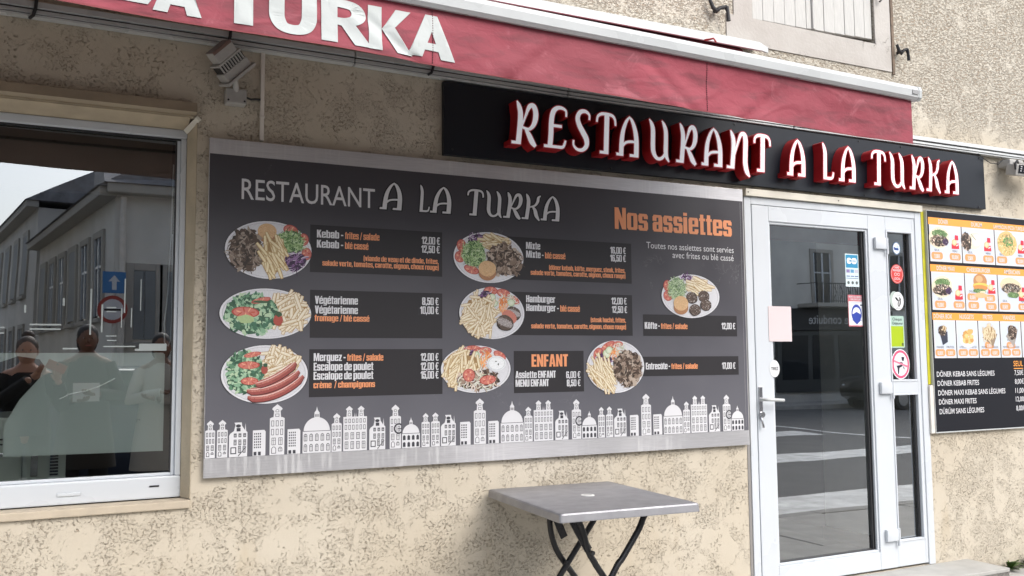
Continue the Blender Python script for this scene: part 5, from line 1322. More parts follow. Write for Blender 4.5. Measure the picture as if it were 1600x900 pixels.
for ch, a, b in (('L', .045, .215), ('A', .213, .352), ('T', .395, .555), ('U', .553, .702), ('R', .716, .880), ('K', .872, 1.022), ('A', 1.008, 1.182)):
    w_, ps = bold(ch); H = .150
    base = {'L': 2.412, 'A': 2.396, 'T': 2.394, 'U': 2.386, 'R': 2.378, 'K': 2.372}[ch] if a < .9 else 2.374
    if ch == 'A' and a > .9: base = 2.376
    if ch == 'K': base = 2.374
    sx = (b - a) / w_
    M = [[(a + p[0] * sx, base + p[1] * H - (p[0] * sx) * .02) for p in q] for q in ps]
    ex = [(a + (b - a) * i / 14, base + H * j / 14) for i in range(15) for j in range(15)]
    vv, tt = union(M, ex)
    mb = MB(); mb.smooth = True
    mb.add([(p[0], vy(p[0], p[1]) - .003, p[1]) for p in vv], [q if _ccw(vv, q) else q[::-1] for q in tt])
    mb.build('valance_letter', M_CANVASWHITE, AW)
# front bar
def barprof(x):
    z = vtop(x)
    return [(YA + .035, z + .006), (YA - .012, z - .002), (YA - .024, z + .010), (YA - .027, z + .040), (YA - .020, z + .058), (YA - .004, z + .066), (YA + .035, z + .068)]
fb = MB(); A, B = barprof(-4.3), barprof(3.452)
fb.loft([[(-4.3, p[0], p[1]) for p in A], [(3.452, p[0], p[1]) for p in B]][::-1]); fb.build('front_bar', M_WHITEAL, AW)
ec = MB(); C_ = [((p[0] - YA - .005) * 1.06 + YA + .005, (p[1] - vtop(3.45) - .03) * 1.05 + vtop(3.45) + .03) for p in B]
ec.loft([[(3.4525, p[0], p[1]) for p in C_], [(3.470, p[0], p[1]) for p in C_]][::-1]); eo = ec.build('bar_end_cap', M_WHITEAL, AW)
MB().box(3.408, 3.444, YA - .0295, YA - .026, vtop(3.42) + .020, vtop(3.42) + .040, .001).build('maker_plate', mat('grey_plate', (.28, .28, .28), .4, .3), eo)
MB().box(-4.2, 3.43, YA + .012, YA + .034, 2.505, 2.517).build('bar_core', M_BLACKMETAL, AW)
# canvas top running up to the wall box
cv = MB(); n = 60; N2 = 8; vs = []; fs = []
for i in range(n + 1):
    x = -4.2 + (3.42 + 4.2) * i / n
    for j in range(N2 + 1):
        t = j / N2; vs.append((x, YA + .02 + (1.00) * t, vtop(x) + .062 + (3.03 - vtop(x) - .062) * t - .012 * math.sin(math.pi * t)))
for i in range(n):
    for j in range(N2): a = i * (N2 + 1) + j; fs.append((a, a + N2 + 1, a + N2 + 2, a + 1))
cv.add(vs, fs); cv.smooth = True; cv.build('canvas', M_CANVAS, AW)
hd_ = MB()
pr_ = [(-.001, 3.125), (-.06, 3.128), (-.125, 3.108), (-.145, 3.085), (-.147, 3.052), (-.138, 3.050), (-.136, 3.08), (-.12, 3.098), (-.06, 3.116), (-.001, 3.113)]
hd_.loft([[(-4.4, p[0], p[1]) for p in pr_], [(3.43, p[0], p[1]) for p in pr_], [(3.485, p[0] * .9, p[1] - .010 if p[1] > 3.09 else p[1]) for p in pr_]][::-1]); hd_.build('hood', M_WHITEAL, AW)
MB().box(-4.4, 3.30, -.11, -.001, 2.955, 3.10).build('back_channel', mat('dark_awning_box', (.05, .03, .032), .6), AW)
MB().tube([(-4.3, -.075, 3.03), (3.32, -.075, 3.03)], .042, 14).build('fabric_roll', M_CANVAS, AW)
for xs, sg in ((-3.6, 1), (3.05, -1)):
    am = MB(); am.tube([(xs, -.09, 2.955), (xs + .75 * sg, -.45, 2.79)], .022, 8); am.tube([(xs + .75 * sg, -.45, 2.79), (xs + .1 * sg, YA + .03, 2.56)], .020, 8)
    am.build('folding_arm', M_WHITEAL, AW)
sun_line = MB().tube([(3.02, -.16, 3.045), (3.03, -.22, 3.035), (3.06, -.2, 3.03)], .005, 6); sun_line.build('red_cord', mat('red_cord', (.4, .05, .05), .7), AW)

# ================================================================== floodlights
def flood_left():
    t = thing('floodlight', 'grey finned floodlight tilted upward on the wall above the shop window', 'floodlight', (.628, -.002, 2.47))
    MB().box(-.042, .042, -.06, 0, -.034, .030, .006).build('wall_box', M_GREYLAMP, t)
    for x in (-.033, .033): MB().tube([(x, -.0605, -.022), (x, -.062, -.022)], .0045, 8).build('screw', M_BLACK, t)
    MB().tube([(0, -.05, .02), (-.012, -.085, .065)], .012, 10).build('arm', M_GREYLAMP, t)
    h = bpy.data.objects.new('lamp_head', None); COL.objects.link(h); h.parent = t
    h.location = (-.035, -.085, .125); h.rotation_euler = (math.radians(18), math.radians(-46), math.radians(4))
    MB().box(-.078, .078, -.045, .05, -.062, -.050, .002).build('front_rim', M_GREYLAMP, h)
    MB().box(-.066, .066, -.034, .04, -.050, -.012, .004).build('body', M_GREYLAMP, h)
    for k in range(9): MB().box(-.058 + k * .0135, -.053 + k * .0135, -.036, .035, -.012, .022).build('fin', M_GREYLAMP, h)
    MB().box(-.060, .064, -.026, .034, -.012, .016).build('fin_recess', M_BLACK, h)
    MB().box(-.066, .066, -.040, .04, .022, .030, .002).build('back_plate', M_GREYLAMP, h)
    MB().box(-.052, .050, -.038, .03, .030, .082, .006).build('sensor_box', M_GREYLAMP, h)
    MB().box(-.05, .048, -.0395, .028, .070, .0835, .002).build('sensor_lid', mat('brown_lens', (.16, .10, .085), .3), h)
    return t
flood_left()
wr = MB().tube([(.672, -.03, 2.475), (.695, -.02, 2.472), (.715, -.012, 2.478), (.735, -.01, 2.479)], .0045, 6)
tag(wr.build('lamp_cable', M_BLACK), 'short black cable from the left floodlight to the wall conduit', 'cable')
t = thing('floodlight', 'small grey floodlight with a dark lettered plate at the right edge under the cable rail', 'floodlight', (5.60, -.002, 2.56))
h = bpy.data.objects.new('lamp_head', None); COL.objects.link(h); h.parent = t
h.location = (.07, -.13, .02); h.rotation_euler = (math.radians(12), 0, math.radians(-4))
MB().box(-.105, .20, -.02, .06, -.040, .035, .008).build('body', M_GREYLAMP, h)
MB().box(-.085, .19, -.024, -.0202, -.024, .030, .002).build('dark_plate', M_NAVY if 'M_NAVY' in globals() else I_NAVY, h)
for r_ in range(3):
    for k in range(7):
        q = MB(); wx = random.uniform(.010, .022); flat(q, rect(-.072 + k * .034, -.012 + r_ * .014, -.072 + k * .034 + wx, -.006 + r_ * .014), -.0245); q.build('plate_print', I_WHITE, h)
MB().box(-.06, .16, .0, .055, .0355, .05, .004).build('bracket', M_GREYLAMP, h)
MB().box(-.02, .12, -.09, 0, .05, .10, .01).build('wall_arm', M_GREYLAMP, t)
MB().tube([(-.035, -.135, .015), (-.045, -.14, .05), (-.02, -.14, .075), (.02, -.12, .07), (.05, -.06, .06)], .006, 8).build('cable', M_BLACK, t)

# ================================================================== bistro table
tb = thing('bistro_table', 'square grey metal-topped folding bistro table with black crossed legs against the wall', 'table', (2.094, -.425, 0), None, math.radians(-3.5))
HX_, HY_ = .322, .383
tp = MB()
r0 = rrect(-HX_, -HY_, HX_, HY_, .012, 3); r1 = rrect(-HX_ + .004, -HY_ + .004, HX_ - .004, HY_ - .004, .012, 3); r2 = rrect(-HX_ + .012, -HY_ + .012, HX_ - .012, HY_ - .012, .012, 3)
tp.loft([[(p[0], p[1], .722) for p in r2], [(p[0] * 1.006, p[1] * 1.006, .722) for p in r0], [(p[0] * 1.006, p[1] * 1.006, .726) for p in r0], [(p[0], p[1], .750) for p in r0], [(p[0], p[1], .756) for p in r1], [(p[0], p[1], .758) for p in r2]])
tp.build('table_top', M_TABLE, tb, smooth=False)
MB().tube([(0, 0, .7583), (0, 0, .7605)], .030, 24).build('parasol_plug', mat('white_plug', (.78, .78, .76), .5), tb)
MB().tube([(0, 0, .7606), (0, 0, .7610)], .019, 20).build('plug_recess', mat('grey_plug', (.50, .50, .49), .6), tb)
RL = .0135
def loc(p): 
    c, s_ = math.cos(math.radians(3.5)), math.sin(math.radians(3.5)); x, y = p[0] - 2.094, p[1] + .425
    return (x * c - y * s_, x * s_ + y * c, p[2])
Lg = [[(2.030, -.20, .712), (2.034, -.20, .62), (2.041, -.20, .557), (2.067, -.20, .483), (2.11, -.20, .42), (2.20, -.20, .30), (2.39, -.20, .0)],
      [(2.315, -.20, .70), (2.251, -.20, .606), (2.18, -.20, .516), (2.127, -.20, .448), (2.02, -.20, .31), (1.80, -.20, .0)],
      [(1.895, -.62, .712), (1.934, -.62, .69), (1.960, -.62, .64), (1.982, -.62, .566), (2.014, -.62, .511), (2.06, -.62, .445), (2.39, -.62, .0)],
      [(2.262, -.62, .712), (2.241, -.62, .68), (2.214, -.62, .63), (2.134, -.62, .525), (2.075, -.62, .45), (1.80, -.62, .0)]]
def smooth_path(P, sub=4):
    P = [Vector(p) for p in P]; Q = []
    for i in range(len(P) - 1):
        a = P[max(i - 1, 0)]; b = P[i]; c = P[i + 1]; d = P[min(i + 2, len(P) - 1)]
        for k in range(sub):
            t = k / sub; Q.append(.5 * ((2 * b) + (-a + c) * t + (2 * a - 5 * b + 4 * c - d) * t * t + (-a + 3 * b - 3 * c + d) * t ** 3))
    Q.append(P[-1]); return Q
for i, P in enumerate(Lg):
    off = .008 if i in (0, 2) else -.008
    lg = MB().tube(smooth_path([loc((p[0], p[1] + off * 1.9, p[2])) for p in P]), RL, 12).build('leg', M_BLACKMETAL, tb)
for x in (-.20, .17):
    MB().box(x - .012, x + .012, -.26, .26, .700, .7215, .002).build('top_rail', M_BLACKMETAL, tb)
MB().tube([loc((1.81, -.20, .015)), loc((1.81, -.62, .015))], RL, 10).build('foot_bar', M_BLACKMETAL, tb)
MB().tube([loc((2.38, -.20, .015)), loc((2.38, -.62, .015))], RL, 10).build('foot_bar', M_BLACKMETAL, tb)
def brk(x0, y0, z0, x1, z1):
    m_ = MB(); a, b = loc((x0, y0, z0)), loc((x1, y0, z1))
    dx, dz = b[0] - a[0], b[2] - a[2]; L_ = math.hypot(dx, dz); nx, nz = -dz / L_ * .017, dx / L_ * .017
    m_.prism([(a[0] - nx, a[2] - nz), (b[0] - nx, b[2] - nz), (b[0] + nx, b[2] + nz), (a[0] + nx, a[2] + nz)], 'y', a[1] - .004, a[1] + .004)
    m_.build('folding_bracket', M_BLACKMETAL, tb)
brk(2.01, -.222, .715, 2.085, .545); brk(1.90, -.60, .715, 1.985, .565)
for p in ((1.984, -.642, .560), (2.10, -.222, .428), (2.065, -.645, .442)):
    a = loc(p); MB().tube([(a[0], a[1] - .004, a[2]), (a[0], a[1] + .01, a[2])], .009, 10).build('rivet', M_IRON, tb)

# ================================================================== weeds
M_LEAF = mat('weed_leaf', (.075, .13, .03), .5, var=.3, vscale=40)
def weed(x, y, n, L, seed, label):
    r = random.Random(seed); t = thing('weed', label, 'plant', (x, y, 0.0), 'weeds at the foot of the wall')
    for k in range(n):
        a = r.uniform(0, 6.28); el = r.uniform(.25, 1.1); l = L * r.uniform(.6, 1.1); w = l * r.uniform(.10, .17); m_ = MB(); vs = []; fs = []
        N = 6
        for i in range(N + 1):
            u = i / N; rad = l * u * math.cos(el) ; z = l * math.sin(el) * (u - .45 * u * u); ww = w * math.sin(math.pi * min(.98, .12 + u * .86)) * (1 + .35 * math.sin(u * 20))
            c = Vector((math.cos(a) * rad, min(.0, math.sin(a) * rad) if y > -.04 and math.sin(a) > 0 else math.sin(a) * rad, z + .003)); sd_ = Vector((-math.sin(a), math.cos(a), 0)) * ww
            vs += [c - sd_ + Vector((0, 0, .2 * ww)), c - Vector((0, 0, .1 * ww)), c + sd_ + Vector((0, 0, .2 * ww))]
        for i in range(N): b = i * 3; fs += [(b, b + 1, b + 4, b + 3), (b + 1, b + 2, b + 5, b + 4)]
        m_.add(vs, fs); m_.smooth = True; m_.build('leaf', M_LEAF, t)
weed(5.46, -.03, 24, .125, 3, 'small green leafy weed growing in the crack beside the door step')
weed(5.63, -.03, 20, .15, 5, 'larger leafy weed at the foot of the wall at the right edge')
gr_ = MB()
for i in range(90):
    x = random.uniform(5.2, 6.3); y = random.uniform(-.05, -.005); h_ = random.uniform(.006, .02); gr_.add([(x, y, 0), (x + .004, y, 0), (x + .002, y - .004, h_)], [(0, 1, 2)])
tag(gr_.build('moss', mat('moss', (.05, .055, .025), .9)), kind='stuff')

# ================================================================== the other side of the street (seen in the glass)
M_H1 = mat('pale_house_render', (.76, .74, .69), .9, var=.12, vscale=1.2, bump=.003, bscale=30)
M_H2 = mat('grey_house_render', (.66, .64, .60), .9, var=.12, vscale=1.4, bump=.003, bscale=30)
M_H3 = mat('tan_house_render', (.46, .40, .31), .9, var=.15, vscale=1.1, bump=.003, bscale=30)
M_STONE = mat('window_stone_surround', (.44, .42, .38), .85, var=.06)
M_TILE = mat('slate_roof', (.22, .22, .235), .7, var=.3, vscale=6, bump=.01, bscale=14)
M_GREYSH = mat('grey_shutter_paint', (.24, .26, .27), .6, var=.08)
M_PANE = mat('dark_window_pane', (.03, .035, .04), .08)
def house_b(label, origin, ang, L, D, H, m, wins, roof=2.6, name='town_house'):
    """facade from origin along ang (radians); outside is to the left of the direction when seen from above"""
    t = thing(name, label, 'house', (origin[0], origin[1], -.0), None, ang)
    MB().box(0, L, -D, 0, -.12, H).build('wall', m, t)
    MB().box(-.15, L + .15, -.0, .28, H - .02, H + .14, .02).build('cornice', M_STONE, t)
    MB().prism([(.32, H + .142), (-D / 2, H + roof), (-D - .3, H + .142)], 'x', -.2, L + .2).build('roof', M_TILE, t)
    MB().box(L * .3, L * .3 + .9, -D / 2 - .3, -D / 2 + .3, H + roof * .5, H + roof + 1.0).build('chimney', m, t)
    for (x, z, w, h, kind) in wins:
        wd = bpy.data.objects.new('window', None); COL.objects.link(wd); wd.parent = t
        MB().box(x - .12, x, .001, .05, z - .05, z + h + .12, .01).box(x + w, x + w + .12, .001, .05, z - .05, z + h + .12, .01).box(x + .001, x + w - .001, .001, .05, z + h, z + h + .12, .01).box(x - .16, x + w + .16, .001, .10, z - .13, z - .051, .01).build('frame', M_STONE, wd)
        if kind == 'shut':
            MB().box(x + .002, x + w / 2 - .004, .004, .045, z, z + h - .003, .006).box(x + w / 2 + .004, x + w - .002, .004, .045, z, z + h - .003, .006).build('shutter', M_GREYSH, wd)
        else:
            MB().box(x + .002, x + w - .002, .002, .006, z - .05, z + h - .002).build('pane', M_PANE, wd)
            MB().box(x + w / 2 - .03, x + w / 2 + .03, .007, .035, z, z + h).box(x + .003, x + .05, .007, .035, z, z + h).box(x + w - .05, x + w - .003, .007, .035, z, z + h).box(x + .05, x + w / 2 - .03, .007, .03, z + h * .6, z + h * .6 + .04).box(x + w / 2 + .03, x + w - .05, .007, .03, z + h * .6, z + h * .6 + .04).build('sash', M_PVC, wd)
    return t
# facades face +y; the side-street wings are turned to face the side street
PI = math.pi
hA = house_b('pale corner house with grey shutters and a downpipe across the street', (.75, -12.0), 0, 5.45, 7.5, 4.15, M_H1,
             [(.28, 1.75, .34, 1.15, 'shut'), (.80, 1.75, .34, 1.15, 'shut'), (2.0, 1.1, .75, 1.8, 'shut'), (3.6, 1.1, .75, 1.8, 'shut')], 2.2)
MB().tube([(.10, .08, 0), (.10, .08, 4.1)], .05, 8).build('downpipe', M_CONDUIT, hA)
ang = math.atan2(.988, .154)
sd2 = house_b('long pale wing with a row of tall windows along the side street', (-.54, -20.22), ang, 8.28, 5.0, 4.10, M_H1,
              [(.6 + k * 1.25, 2.2, .62, 1.35, 'pane' if k % 3 else 'shut') for k in range(6)], 1.9)
hB = house_b('taller cream house farther down the side street', (-2.3, -31.5), ang, 10.9, 6.0, 5.2, M_H2, [(1.0 + k * 1.9, 3.2, .8, 1.5, 'shut') for k in range(5)] + [(1.0 + k * 1.9, .8, .8, 1.5, 'pane') for k in range(5)], 2.0)
hC = house_b('tan house on the left corner of the side street', (-14.6, -12.5), 0, 10.0, 9, 5.2, M_H3, [(1 + k * 1.9, 3.1, .8, 1.5, 'shut') for k in range(4)] + [(1 + k * 1.9, .8, .8, 1.6, 'pane') for k in range(4)], 2.4)
hD = house_b('low grey house far down at the end of the side street', (-9.0, -48), 0, 12.0, 8, 3.4, M_H2, [(1 + k * 2.2, 1.1, .9, 1.6, 'pane') for k in range(5)], 2.0)
hE = house_b('plain grey house with closed shutters between the corner house and the driving school', (7.1, -18.0), 0, 12.4, 9, 6.8, M_H2, [(1 + k * 2.3, 4.0, .9, 1.7, 'shut') for k in range(5)] + [(1 + k * 2.3, .9, 1.1, 1.9, 'pane') for k in range(5)], 2.8)
hF = house_b('driving school house with an iron balcony and a dark shop front', (19.8, -18.0), 0, 11.2, 9, 7.4, M_H1, [(2.1, 3.15, .75, 1.65, 'pane'), (5.6, 3.15, .9, 1.7, 'pane'), (8.8, 3.15, .9, 1.7, 'pane')], 2.8)
MB().box(.4, 5.4, .0, .12, .3, 2.25).build('shop_front', mat('dark_shop_front', (.07, .075, .075), .35), hF)
fa = MB().box(.3, 5.5, .0, .22, 2.26, 2.95, .01).build('shop_fascia', mat('black_fascia', (.03, .03, .032), .4), hF)
v_, f_ = font_mesh("Expérience conduite", .008)
q = MB(); q.add([(5.1 - p[0] * .42, .225, 2.47 + p[1] * .42) for p in v_], f_); q.build('fascia_lettering', I_WHITE, fa)
for k, (a, b) in enumerate([(.6, 1.7), (1.9, 2.8), (3.0, 4.0), (4.2, 5.2)]):
    MB().box(a, b, .121, .13, .7, 2.1).build('shop_pane', M_PANE, hF)
MB().box(1.4, 4.7, .0, .85, 2.98, 3.10, .01).build('balcony_slab', M_STONE, hF)
bl = MB()
for k in range(33): bl.tube([(1.45 + k * .099, .82, 3.10), (1.45 + k * .099, .82, 3.72)], .014, 5)
bl.tube([(1.42, .82, 3.74), (4.66, .82, 3.74)], .018, 6); bl.tube([(1.42, .82, 3.16), (4.66, .82, 3.16)], .012, 6)
for k in range(10): bl.tube([(1.5 + k * .31, .83, 3.2), (1.65 + k * .31, .83, 3.45), (1.5 + k * .31, .83, 3.68)], .012, 5)
for x in (1.42, 4.66): bl.tube([(x, .82, 3.10), (x, .82, 3.74), (x, .0, 3.74)], .014, 6)
bl.build('balcony_railing', M_IRON, hF)
hG = house_b('long grey terrace closing the street on the right', (31.2, -18.2), 0, 14.6, 9, 6.6, M_H2, [(1 + k * 2.3, 3.9, .9, 1.7, 'shut') for k in range(6)] + [(1 + k * 2.3, .9, 1.1, 1.9, 'pane') for k in range(6)], 2.6)

# road signs
t = thing('one_way_sign', 'blue square road sign with a white arrow on a grey post', 'road sign', (.72, -11.6, -.12))
MB().tube([(0, 0, 0), (0, 0, 3.0)], .028, 8).build('post', M_CONDUIT, t)
MB().box(-.17, .17, .032, .045, 2.60, 2.94, .004).build('sign_plate', mat('blue_sign', (.05, .20, .46), .4), t)
q = MB(); q.add([(p[0] * .66, .0465, p[1] * .66 + 2.77) for p in [(-.05, -.18), (-.05, .02), (-.13, .02), (0, .17), (.13, .02), (.05, .02), (.05, -.18)]], [(0, 1, 2, 3, 4, 5, 6)]); q.build('arrow', I_WHITE, t)
t2 = thing('no_entry_ring_sign', 'round white road sign with a red ring below the blue arrow sign', 'road sign', (.70, -11.54, 0))
q = MB(); q.prism(ell(0, 2.22, .22, .22, 32), 'y', 0, .012); q.build('ring', mat('red_sign', (.40, .06, .05), .4), t2)
q = MB(); q.prism(ell(0, 2.22, .165, .165, 32), 'y', .0125, .016); q.build('disc', I_WHITE, t2)
q = MB(); q.box(-.12, .12, .0165, .018, 2.205, 2.235); q.build('bar', I_BLACK, t2)

# cars
def car(label, loc, rz, col):
    t = thing('parked_car', label, 'car', loc, 'cars in the street', rz)
    paint = mat('car_paint_' + '_'.join(str(int(c * 100)) for c in col), col, .25, coat=.8)
    L, W = 4.2, 1.72
    st = [(-2.10, .42, .62, .70), (-2.05, .36, .80, .76), (-1.75, .25, .92, .82), (-1.0, .22, .98, .86), (-.2, .20, 1.0, .86), (.9, .20, .98, .86), (1.6, .24, .92, .84), (1.98, .32, .82, .78), (2.08, .40, .62, .70)]
    rings = []
    for (x, z0, z1, hw) in st:
        rings.append([(x, -hw * .92, z0), (x, -hw, z0 + .18), (x, -hw, z1 - .15), (x, -hw * .93, z1), (x, hw * .93, z1), (x, hw, z1 - .15), (x, hw, z0 + .18), (x, hw * .92, z0)])
    b = MB(); b.loft(rings[::-1]); b.smooth = True; b.build('body', paint, t)
    r = MB(); rr = []
    for (x, z1, hw, zb) in [(-1.25, .99, .74, .95), (-.75, 1.36, .66, .95), (-.2, 1.45, .63, .95), (.7, 1.44, .62, .95), (1.35, 1.30, .62, .95), (1.85, .95, .70, .90)]:
        rr.append([(x, -.76, zb - .03), (x, -hw, z1 - .05), (x, -hw * .8, z1), (x, hw * .8, z1), (x, hw, z1 - .05), (x, .76, zb - .03)])
    r.loft(rr[::-1]); r.smooth = True; r.build('cabin', paint, t)
    g = mat('car_window', (.02, .025, .03), .06)
    for sg in (-1, 1):
        w_ = MB(); w_.loft([[(-1.05, sg * .775, .99), (-.62, sg * .705, 1.33), (.30, sg * .68, 1.37), (.30, sg * .775, .99)], [(-1.05, sg * .765, .99), (-.62, sg * .695, 1.33), (.30, sg * .67, 1.37), (.30, sg * .765, .99)]]); w_.build('side_window', g, t)
        w_ = MB(); w_.loft([[(.38, sg * .775, .99), (.38, sg * .68, 1.37), (1.18, sg * .68, 1.29), (1.5, sg * .77, .99)], [(.38, sg * .765, .99), (.38, sg * .67, 1.37), (1.18, sg * .67, 1.29), (1.5, sg * .76, .99)]]); w_.build('side_window', g, t)
    w_ = MB(); w_.add([(-1.22, -.66, 1.02), (-1.22, .66, 1.02), (-.80, .56, 1.35), (-.80, -.56, 1.35)], [(0, 1, 2, 3)]); w_.build('windscreen', g, t)
    for x in (-1.32, 1.32):
        for sg in (-1, 1):
            wo = MB().tube([(x, sg * .68, .31), (x, sg * .88, .31)], .31, 22).build('tyre', M_GASKET, t)
            MB().tube([(x, sg * .875, .31), (x, sg * .892, .31)], .20, 18).build('rim', M_CHROME, wo)
    for sg in (-1, 1):
        MB().ball((-2.0, sg * .58, .68), (.09, .16, .08)).build('headlight', mat('lamp_glass', (.6, .62, .65), .1), t)
        MB().ball((2.0, sg * .62, .72), (.07, .12, .09)).build('tail_light', mat('tail_glass', (.35, .02, .02), .2), t)
    return t
car('black hatchback parked in front of the driving school across the street', (22.6, -15.0, -.12), 0, (.012, .012, .014))
car('dark blue car parked behind the people across the road', (.6, -8.2, -.12), .05, (.012, .022, .05))
car('grey car parked across the street left of the driving school', (14.2, -15.0, -.12), PI, (.10, .10, .105))

# ================================================================== the people standing in the road (seen in the shop window)
M_SKIN = mat('skin', (.48, .27, .19), .55); M_SKIN2 = mat('brown_skin', (.22, .11, .07), .55)
M_HAIR = mat('dark_hair', (.02, .014, .010), .5, bump=.003, bscale=120); M_HAIRB = mat('brown_hair', (.07, .045, .03), .5, bump=.003, bscale=120)
M_CLOTHB = mat('black_cloth', (.010, .010, .011), .85); M_CLOTHW = mat('beige_coat', (.48, .46, .42), .8, bump=.003, bscale=20); M_CLOTHD = mat('dark_trousers', (.025, .025, .03), .85)
M_COAT2 = mat('dark_olive_coat', (.045, .04, .035), .85)
def skinned(name, verts, edges, radii, material, parent, root=0, sub=2):
    me = bpy.data.meshes.new(name); me.from_pydata(verts, edges, []); me.materials.append(material)
    o = bpy.data.objects.new(name, me); COL.objects.link(o); o.parent = parent
    m = o.modifiers.new('skin', 'SKIN'); m.use_smooth_shade = True
    if not me.skin_vertices: me.attributes
    for i, v in enumerate(me.skin_vertices[0].data):
        r = radii[i]; v.radius = r if isinstance(r, tuple) else (r, r); v.use_root = (i == root)
    s = o.modifiers.new('subdivision', 'SUBSURF'); s.levels = sub; s.render_levels = sub
    return o
def person(label, loc, rz, pose, skin, hair, top, bottom, h=1.66, bun=False, coat=None, phone=False, paper=False):
    t = thing('person', label, 'person', loc, None, rz); k = h / 1.70
    V = lambda x, y, z: (x * k, y * k, z * k)      # figure faces +y
    vs = [V(0, 0, .98), V(0, 0, 1.15), V(0, 0, 1.32), V(0, .0, 1.43), V(0, .01, 1.50), V(0, .015, 1.56),
          V(-.10, 0, .90), V(-.11, .01, .50), V(-.11, -.01, .09), V(-.12, .12, .035), V(.10, 0, .90), V(.11, .01, .50), V(.11, -.01, .09), V(.12, .12, .035)]
    ed = [(0, 1), (1, 2), (2, 3), (3, 4), (4, 5), (0, 6), (6, 7), (7, 8), (8, 9), (0, 10), (10, 11), (11, 12), (12, 13)]
    ra = [(.15 * k, .11 * k), (.135 * k, .10 * k), (.15 * k, .10 * k), (.10 * k, .07 * k), (.052 * k, .05 * k), (.055 * k, .06 * k), .085 * k, .055 * k, .04 * k, .035 * k, .085 * k, .055 * k, .04 * k, .035 * k]
    for sg, (el, wr_) in zip((-1, 1), pose):
        b = len(vs); vs += [V(sg * .17, 0, 1.385), V(*el), V(*wr_)]; ed += [(3, b), (b, b + 1), (b + 1, b + 2)]; ra += [.058 * k, .043 * k, .030 * k]
    skinned('body', vs, ed, ra, skin, t)
    # head with face
    hd = MB().ball(V(0, .02, 1.60), (.075 * k, .092 * k, .115 * k), 20, 14)
    ho = hd.build('head', skin, t)
    MB().ball(V(0, .112, 1.59), (.013 * k, .020 * k, .022 * k), 10, 6).build('nose', skin, ho)
    for sg in (-1, 1):
        MB().ball(V(sg * .030, .098, 1.612), (.011 * k, .006 * k, .006 * k), 8, 6).build('eye', mat('eye_white', (.35, .32, .30), .4), ho); MB().ball(V(sg * .077, .01, 1.595), (.010 * k, .02 * k, .03 * k), 8, 6).build('ear', skin, ho)
        MB().ball(V(sg * .030, .1045, 1.612), (.006 * k, .004 * k, .006 * k), 8, 6).build('iris', I_BLACK, ho)
    MB().ball(V(0, .100, 1.548), (.026 * k, .010 * k, .008 * k), 10, 6).build('mouth', mat('lips', (.35, .12, .10), .5), ho)
    hr = MB().ball(V(0, -.005, 1.640), (.085 * k, .098 * k, .098 * k), 18, 12)
    if bun: hr.ball(V(0, -.075, 1.74), (.05 * k, .05 * k, .045 * k), 14, 8)
    else: hr.ball(V(0, -.04, 1.58), (.083 * k, .07 * k, .11 * k), 14, 8)
    hr.build('hair', hair, t)
    # clothes
    def ringz(z, rx, ry, y=0.0): return [V(rx * math.cos(2 * PI * i / 20), y + ry * math.sin(2 * PI * i / 20), z) for i in range(20)]
    if coat:
        c = MB(); c.loft([ringz(.52, .25, .19), ringz(.75, .225, .17), ringz(1.0, .19, .145), ringz(1.12, .175, .135), ringz(1.28, .19, .135), ringz(1.40, .175, .11), ringz(1.46, .085, .075)]); c.smooth = True; c.build('coat', coat, t)
        up = coat
    else:
        c = MB(); c.loft([ringz(.90, .185, .145), ringz(1.05, .175, .135), ringz(1.28, .185, .13), ringz(1.385, .185, .105), ringz(1.425, .13, .09)]); c.smooth = True; c.build('top', top, t); up = top
    for sg, (el, wr_) in zip((-1, 1), pose):
        e, w2 = Vector(V(*el)), Vector(V(*wr_)); s0 = Vector(V(sg * .155, 0, 1.385))
        MB().tube([s0, s0.lerp(e, .5), e, e.lerp(w2, .5), e.lerp(w2, .92)], [.072 * k, .066 * k, .060 * k, .052 * k, .045 * k], 12).build('sleeve', up, t)
        # hand: palm and five fingers
        d = (w2 - e).normalized(); sd_ = Vector((1, 0, 0)) if abs(d.x) < .8 else Vector((0, 1, 0)); sd_ = (sd_ - d * sd_.dot(d)).normalized(); nn = d.cross(sd_)
        hv = [tuple(w2), tuple(w2 + d * .05 * k)]; he = [(0, 1)]; hr_ = [.022 * k, (.036 * k, .018 * k)]
        for f in range(4):
            o_ = (f - 1.5) * .018 * k; ln = (.07, .08, .075, .058)[f] * k; b = len(hv)
            p1 = w2 + d * .085 * k + sd_ * o_; p2 = p1 + d * ln * .5 - nn * .012 * k; p3 = p2 + d * ln * .25 - nn * .028 * k
            hv += [tuple(p1), tuple(p2), tuple(p3)]; he += [(1, b), (b, b + 1), (b + 1, b + 2)]; hr_ += [.010 * k, .009 * k, .008 * k]
        b = len(hv); q1 = w2 + d * .03 * k - sd_ * sg * .035 * k; q2 = q1 + d * .035 * k - sd_ * sg * .015 * k - nn * .015 * k
        hv += [tuple(q1), tuple(q2)]; he += [(0, b), (b, b + 1)]; hr_ += [.011 * k, .009 * k]
        skinned('hand', hv, he, hr_, skin, t, 0, 1)
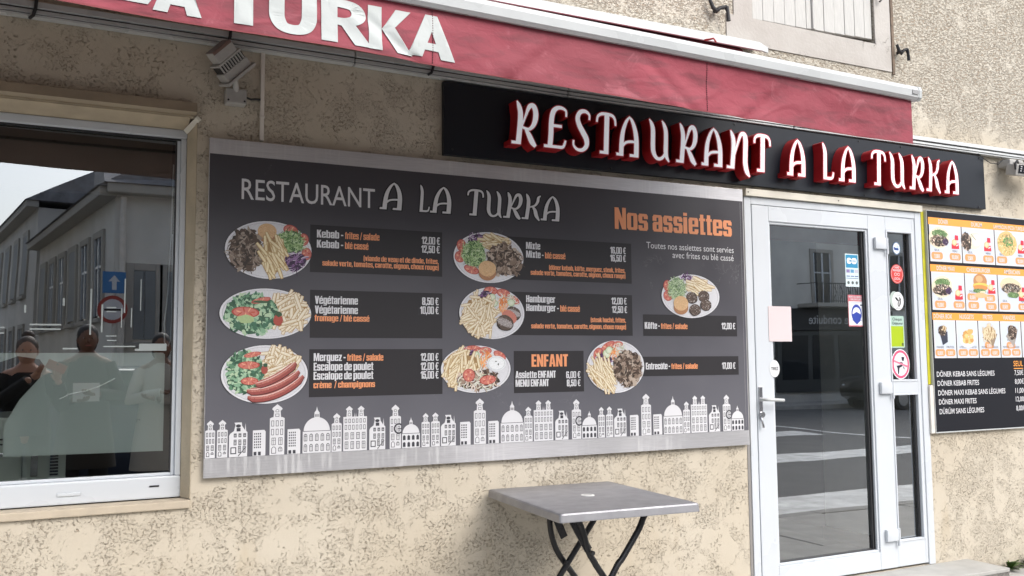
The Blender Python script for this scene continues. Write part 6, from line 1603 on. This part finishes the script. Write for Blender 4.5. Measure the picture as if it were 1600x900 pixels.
    for sg in (-1, 1):
        MB().tube([V(sg * .095, 0, .96), V(sg * .11, .01, .52), V(sg * .11, -.005, .11)], [.105 * k, .078 * k, .062 * k], 12).build('trouser_leg', bottom, t)
        MB().ball(V(sg * .115, .05, .04), (.048 * k, .135 * k, .045 * k), 12, 7).build('shoe', I_BLACK, t)
    return t
GZ = -.12
p1 = person('woman in black with her hair in a bun taking a photo with a phone', (-.25, -4.42, GZ), 0, (((-.25, .12, 1.14), (.04, .32, 1.38)), ((.27, .10, 1.15), (.24, .32, 1.36))), M_SKIN, M_HAIRB, M_CLOTHB, M_CLOTHB, 1.68, bun=True)
ph = thing('smartphone', 'dark smartphone with an orange back held by the woman with the bun', 'phone', (-.03, -3.99, 1.335), None, 0)
ph.rotation_euler = (math.radians(5), math.radians(24), 0)
MB().box(-.075, .075, -.004, .004, -.036, .036, .004).build('phone_body', mat('orange_phone_case', (.40, .10, .05), .4), ph)
MB().ball((0, .0045, .018), (.008, .003, .008)).build('camera_lens', I_BLACK, ph)
p2 = person('man in a dark coat holding a white sheet of paper in the road', (.21, -4.95, GZ), -.05, (((-.27, .06, 1.12), (-.10, .27, 1.10)), ((.27, .06, 1.12), (.06, .28, 1.14))), M_SKIN2, M_HAIR, M_COAT2, M_CLOTHD, 1.80, coat=M_COAT2)
pp = MB().box(.10, .31, -4.60, -4.596, 1.03, 1.19)
tag(pp.build('paper_sheet', mat('white_paper', (.8, .8, .8), .7)), 'white sheet of paper held by the man in the dark coat', 'paper')
p3 = person('woman in a long beige coat with folded arms standing in the road', (.82, -4.75, GZ), .05, (((-.25, .10, 1.14), (.02, .23, 1.20)), ((.25, .10, 1.12), (-.04, .25, 1.15))), M_SKIN2, M_HAIR, M_CLOTHW, M_CLOTHD, 1.72, coat=M_CLOTHW)
p4 = person('person in dark clothes beside the woman in the beige coat', (1.12, -4.85, GZ), .1, (((-.25, .03, 1.12), (-.24, .12, .88)), ((.25, .03, 1.12), (.24, .12, .88))), M_SKIN2, M_HAIR, M_CLOTHB, M_CLOTHD, 1.70, coat=M_CLOTHB)
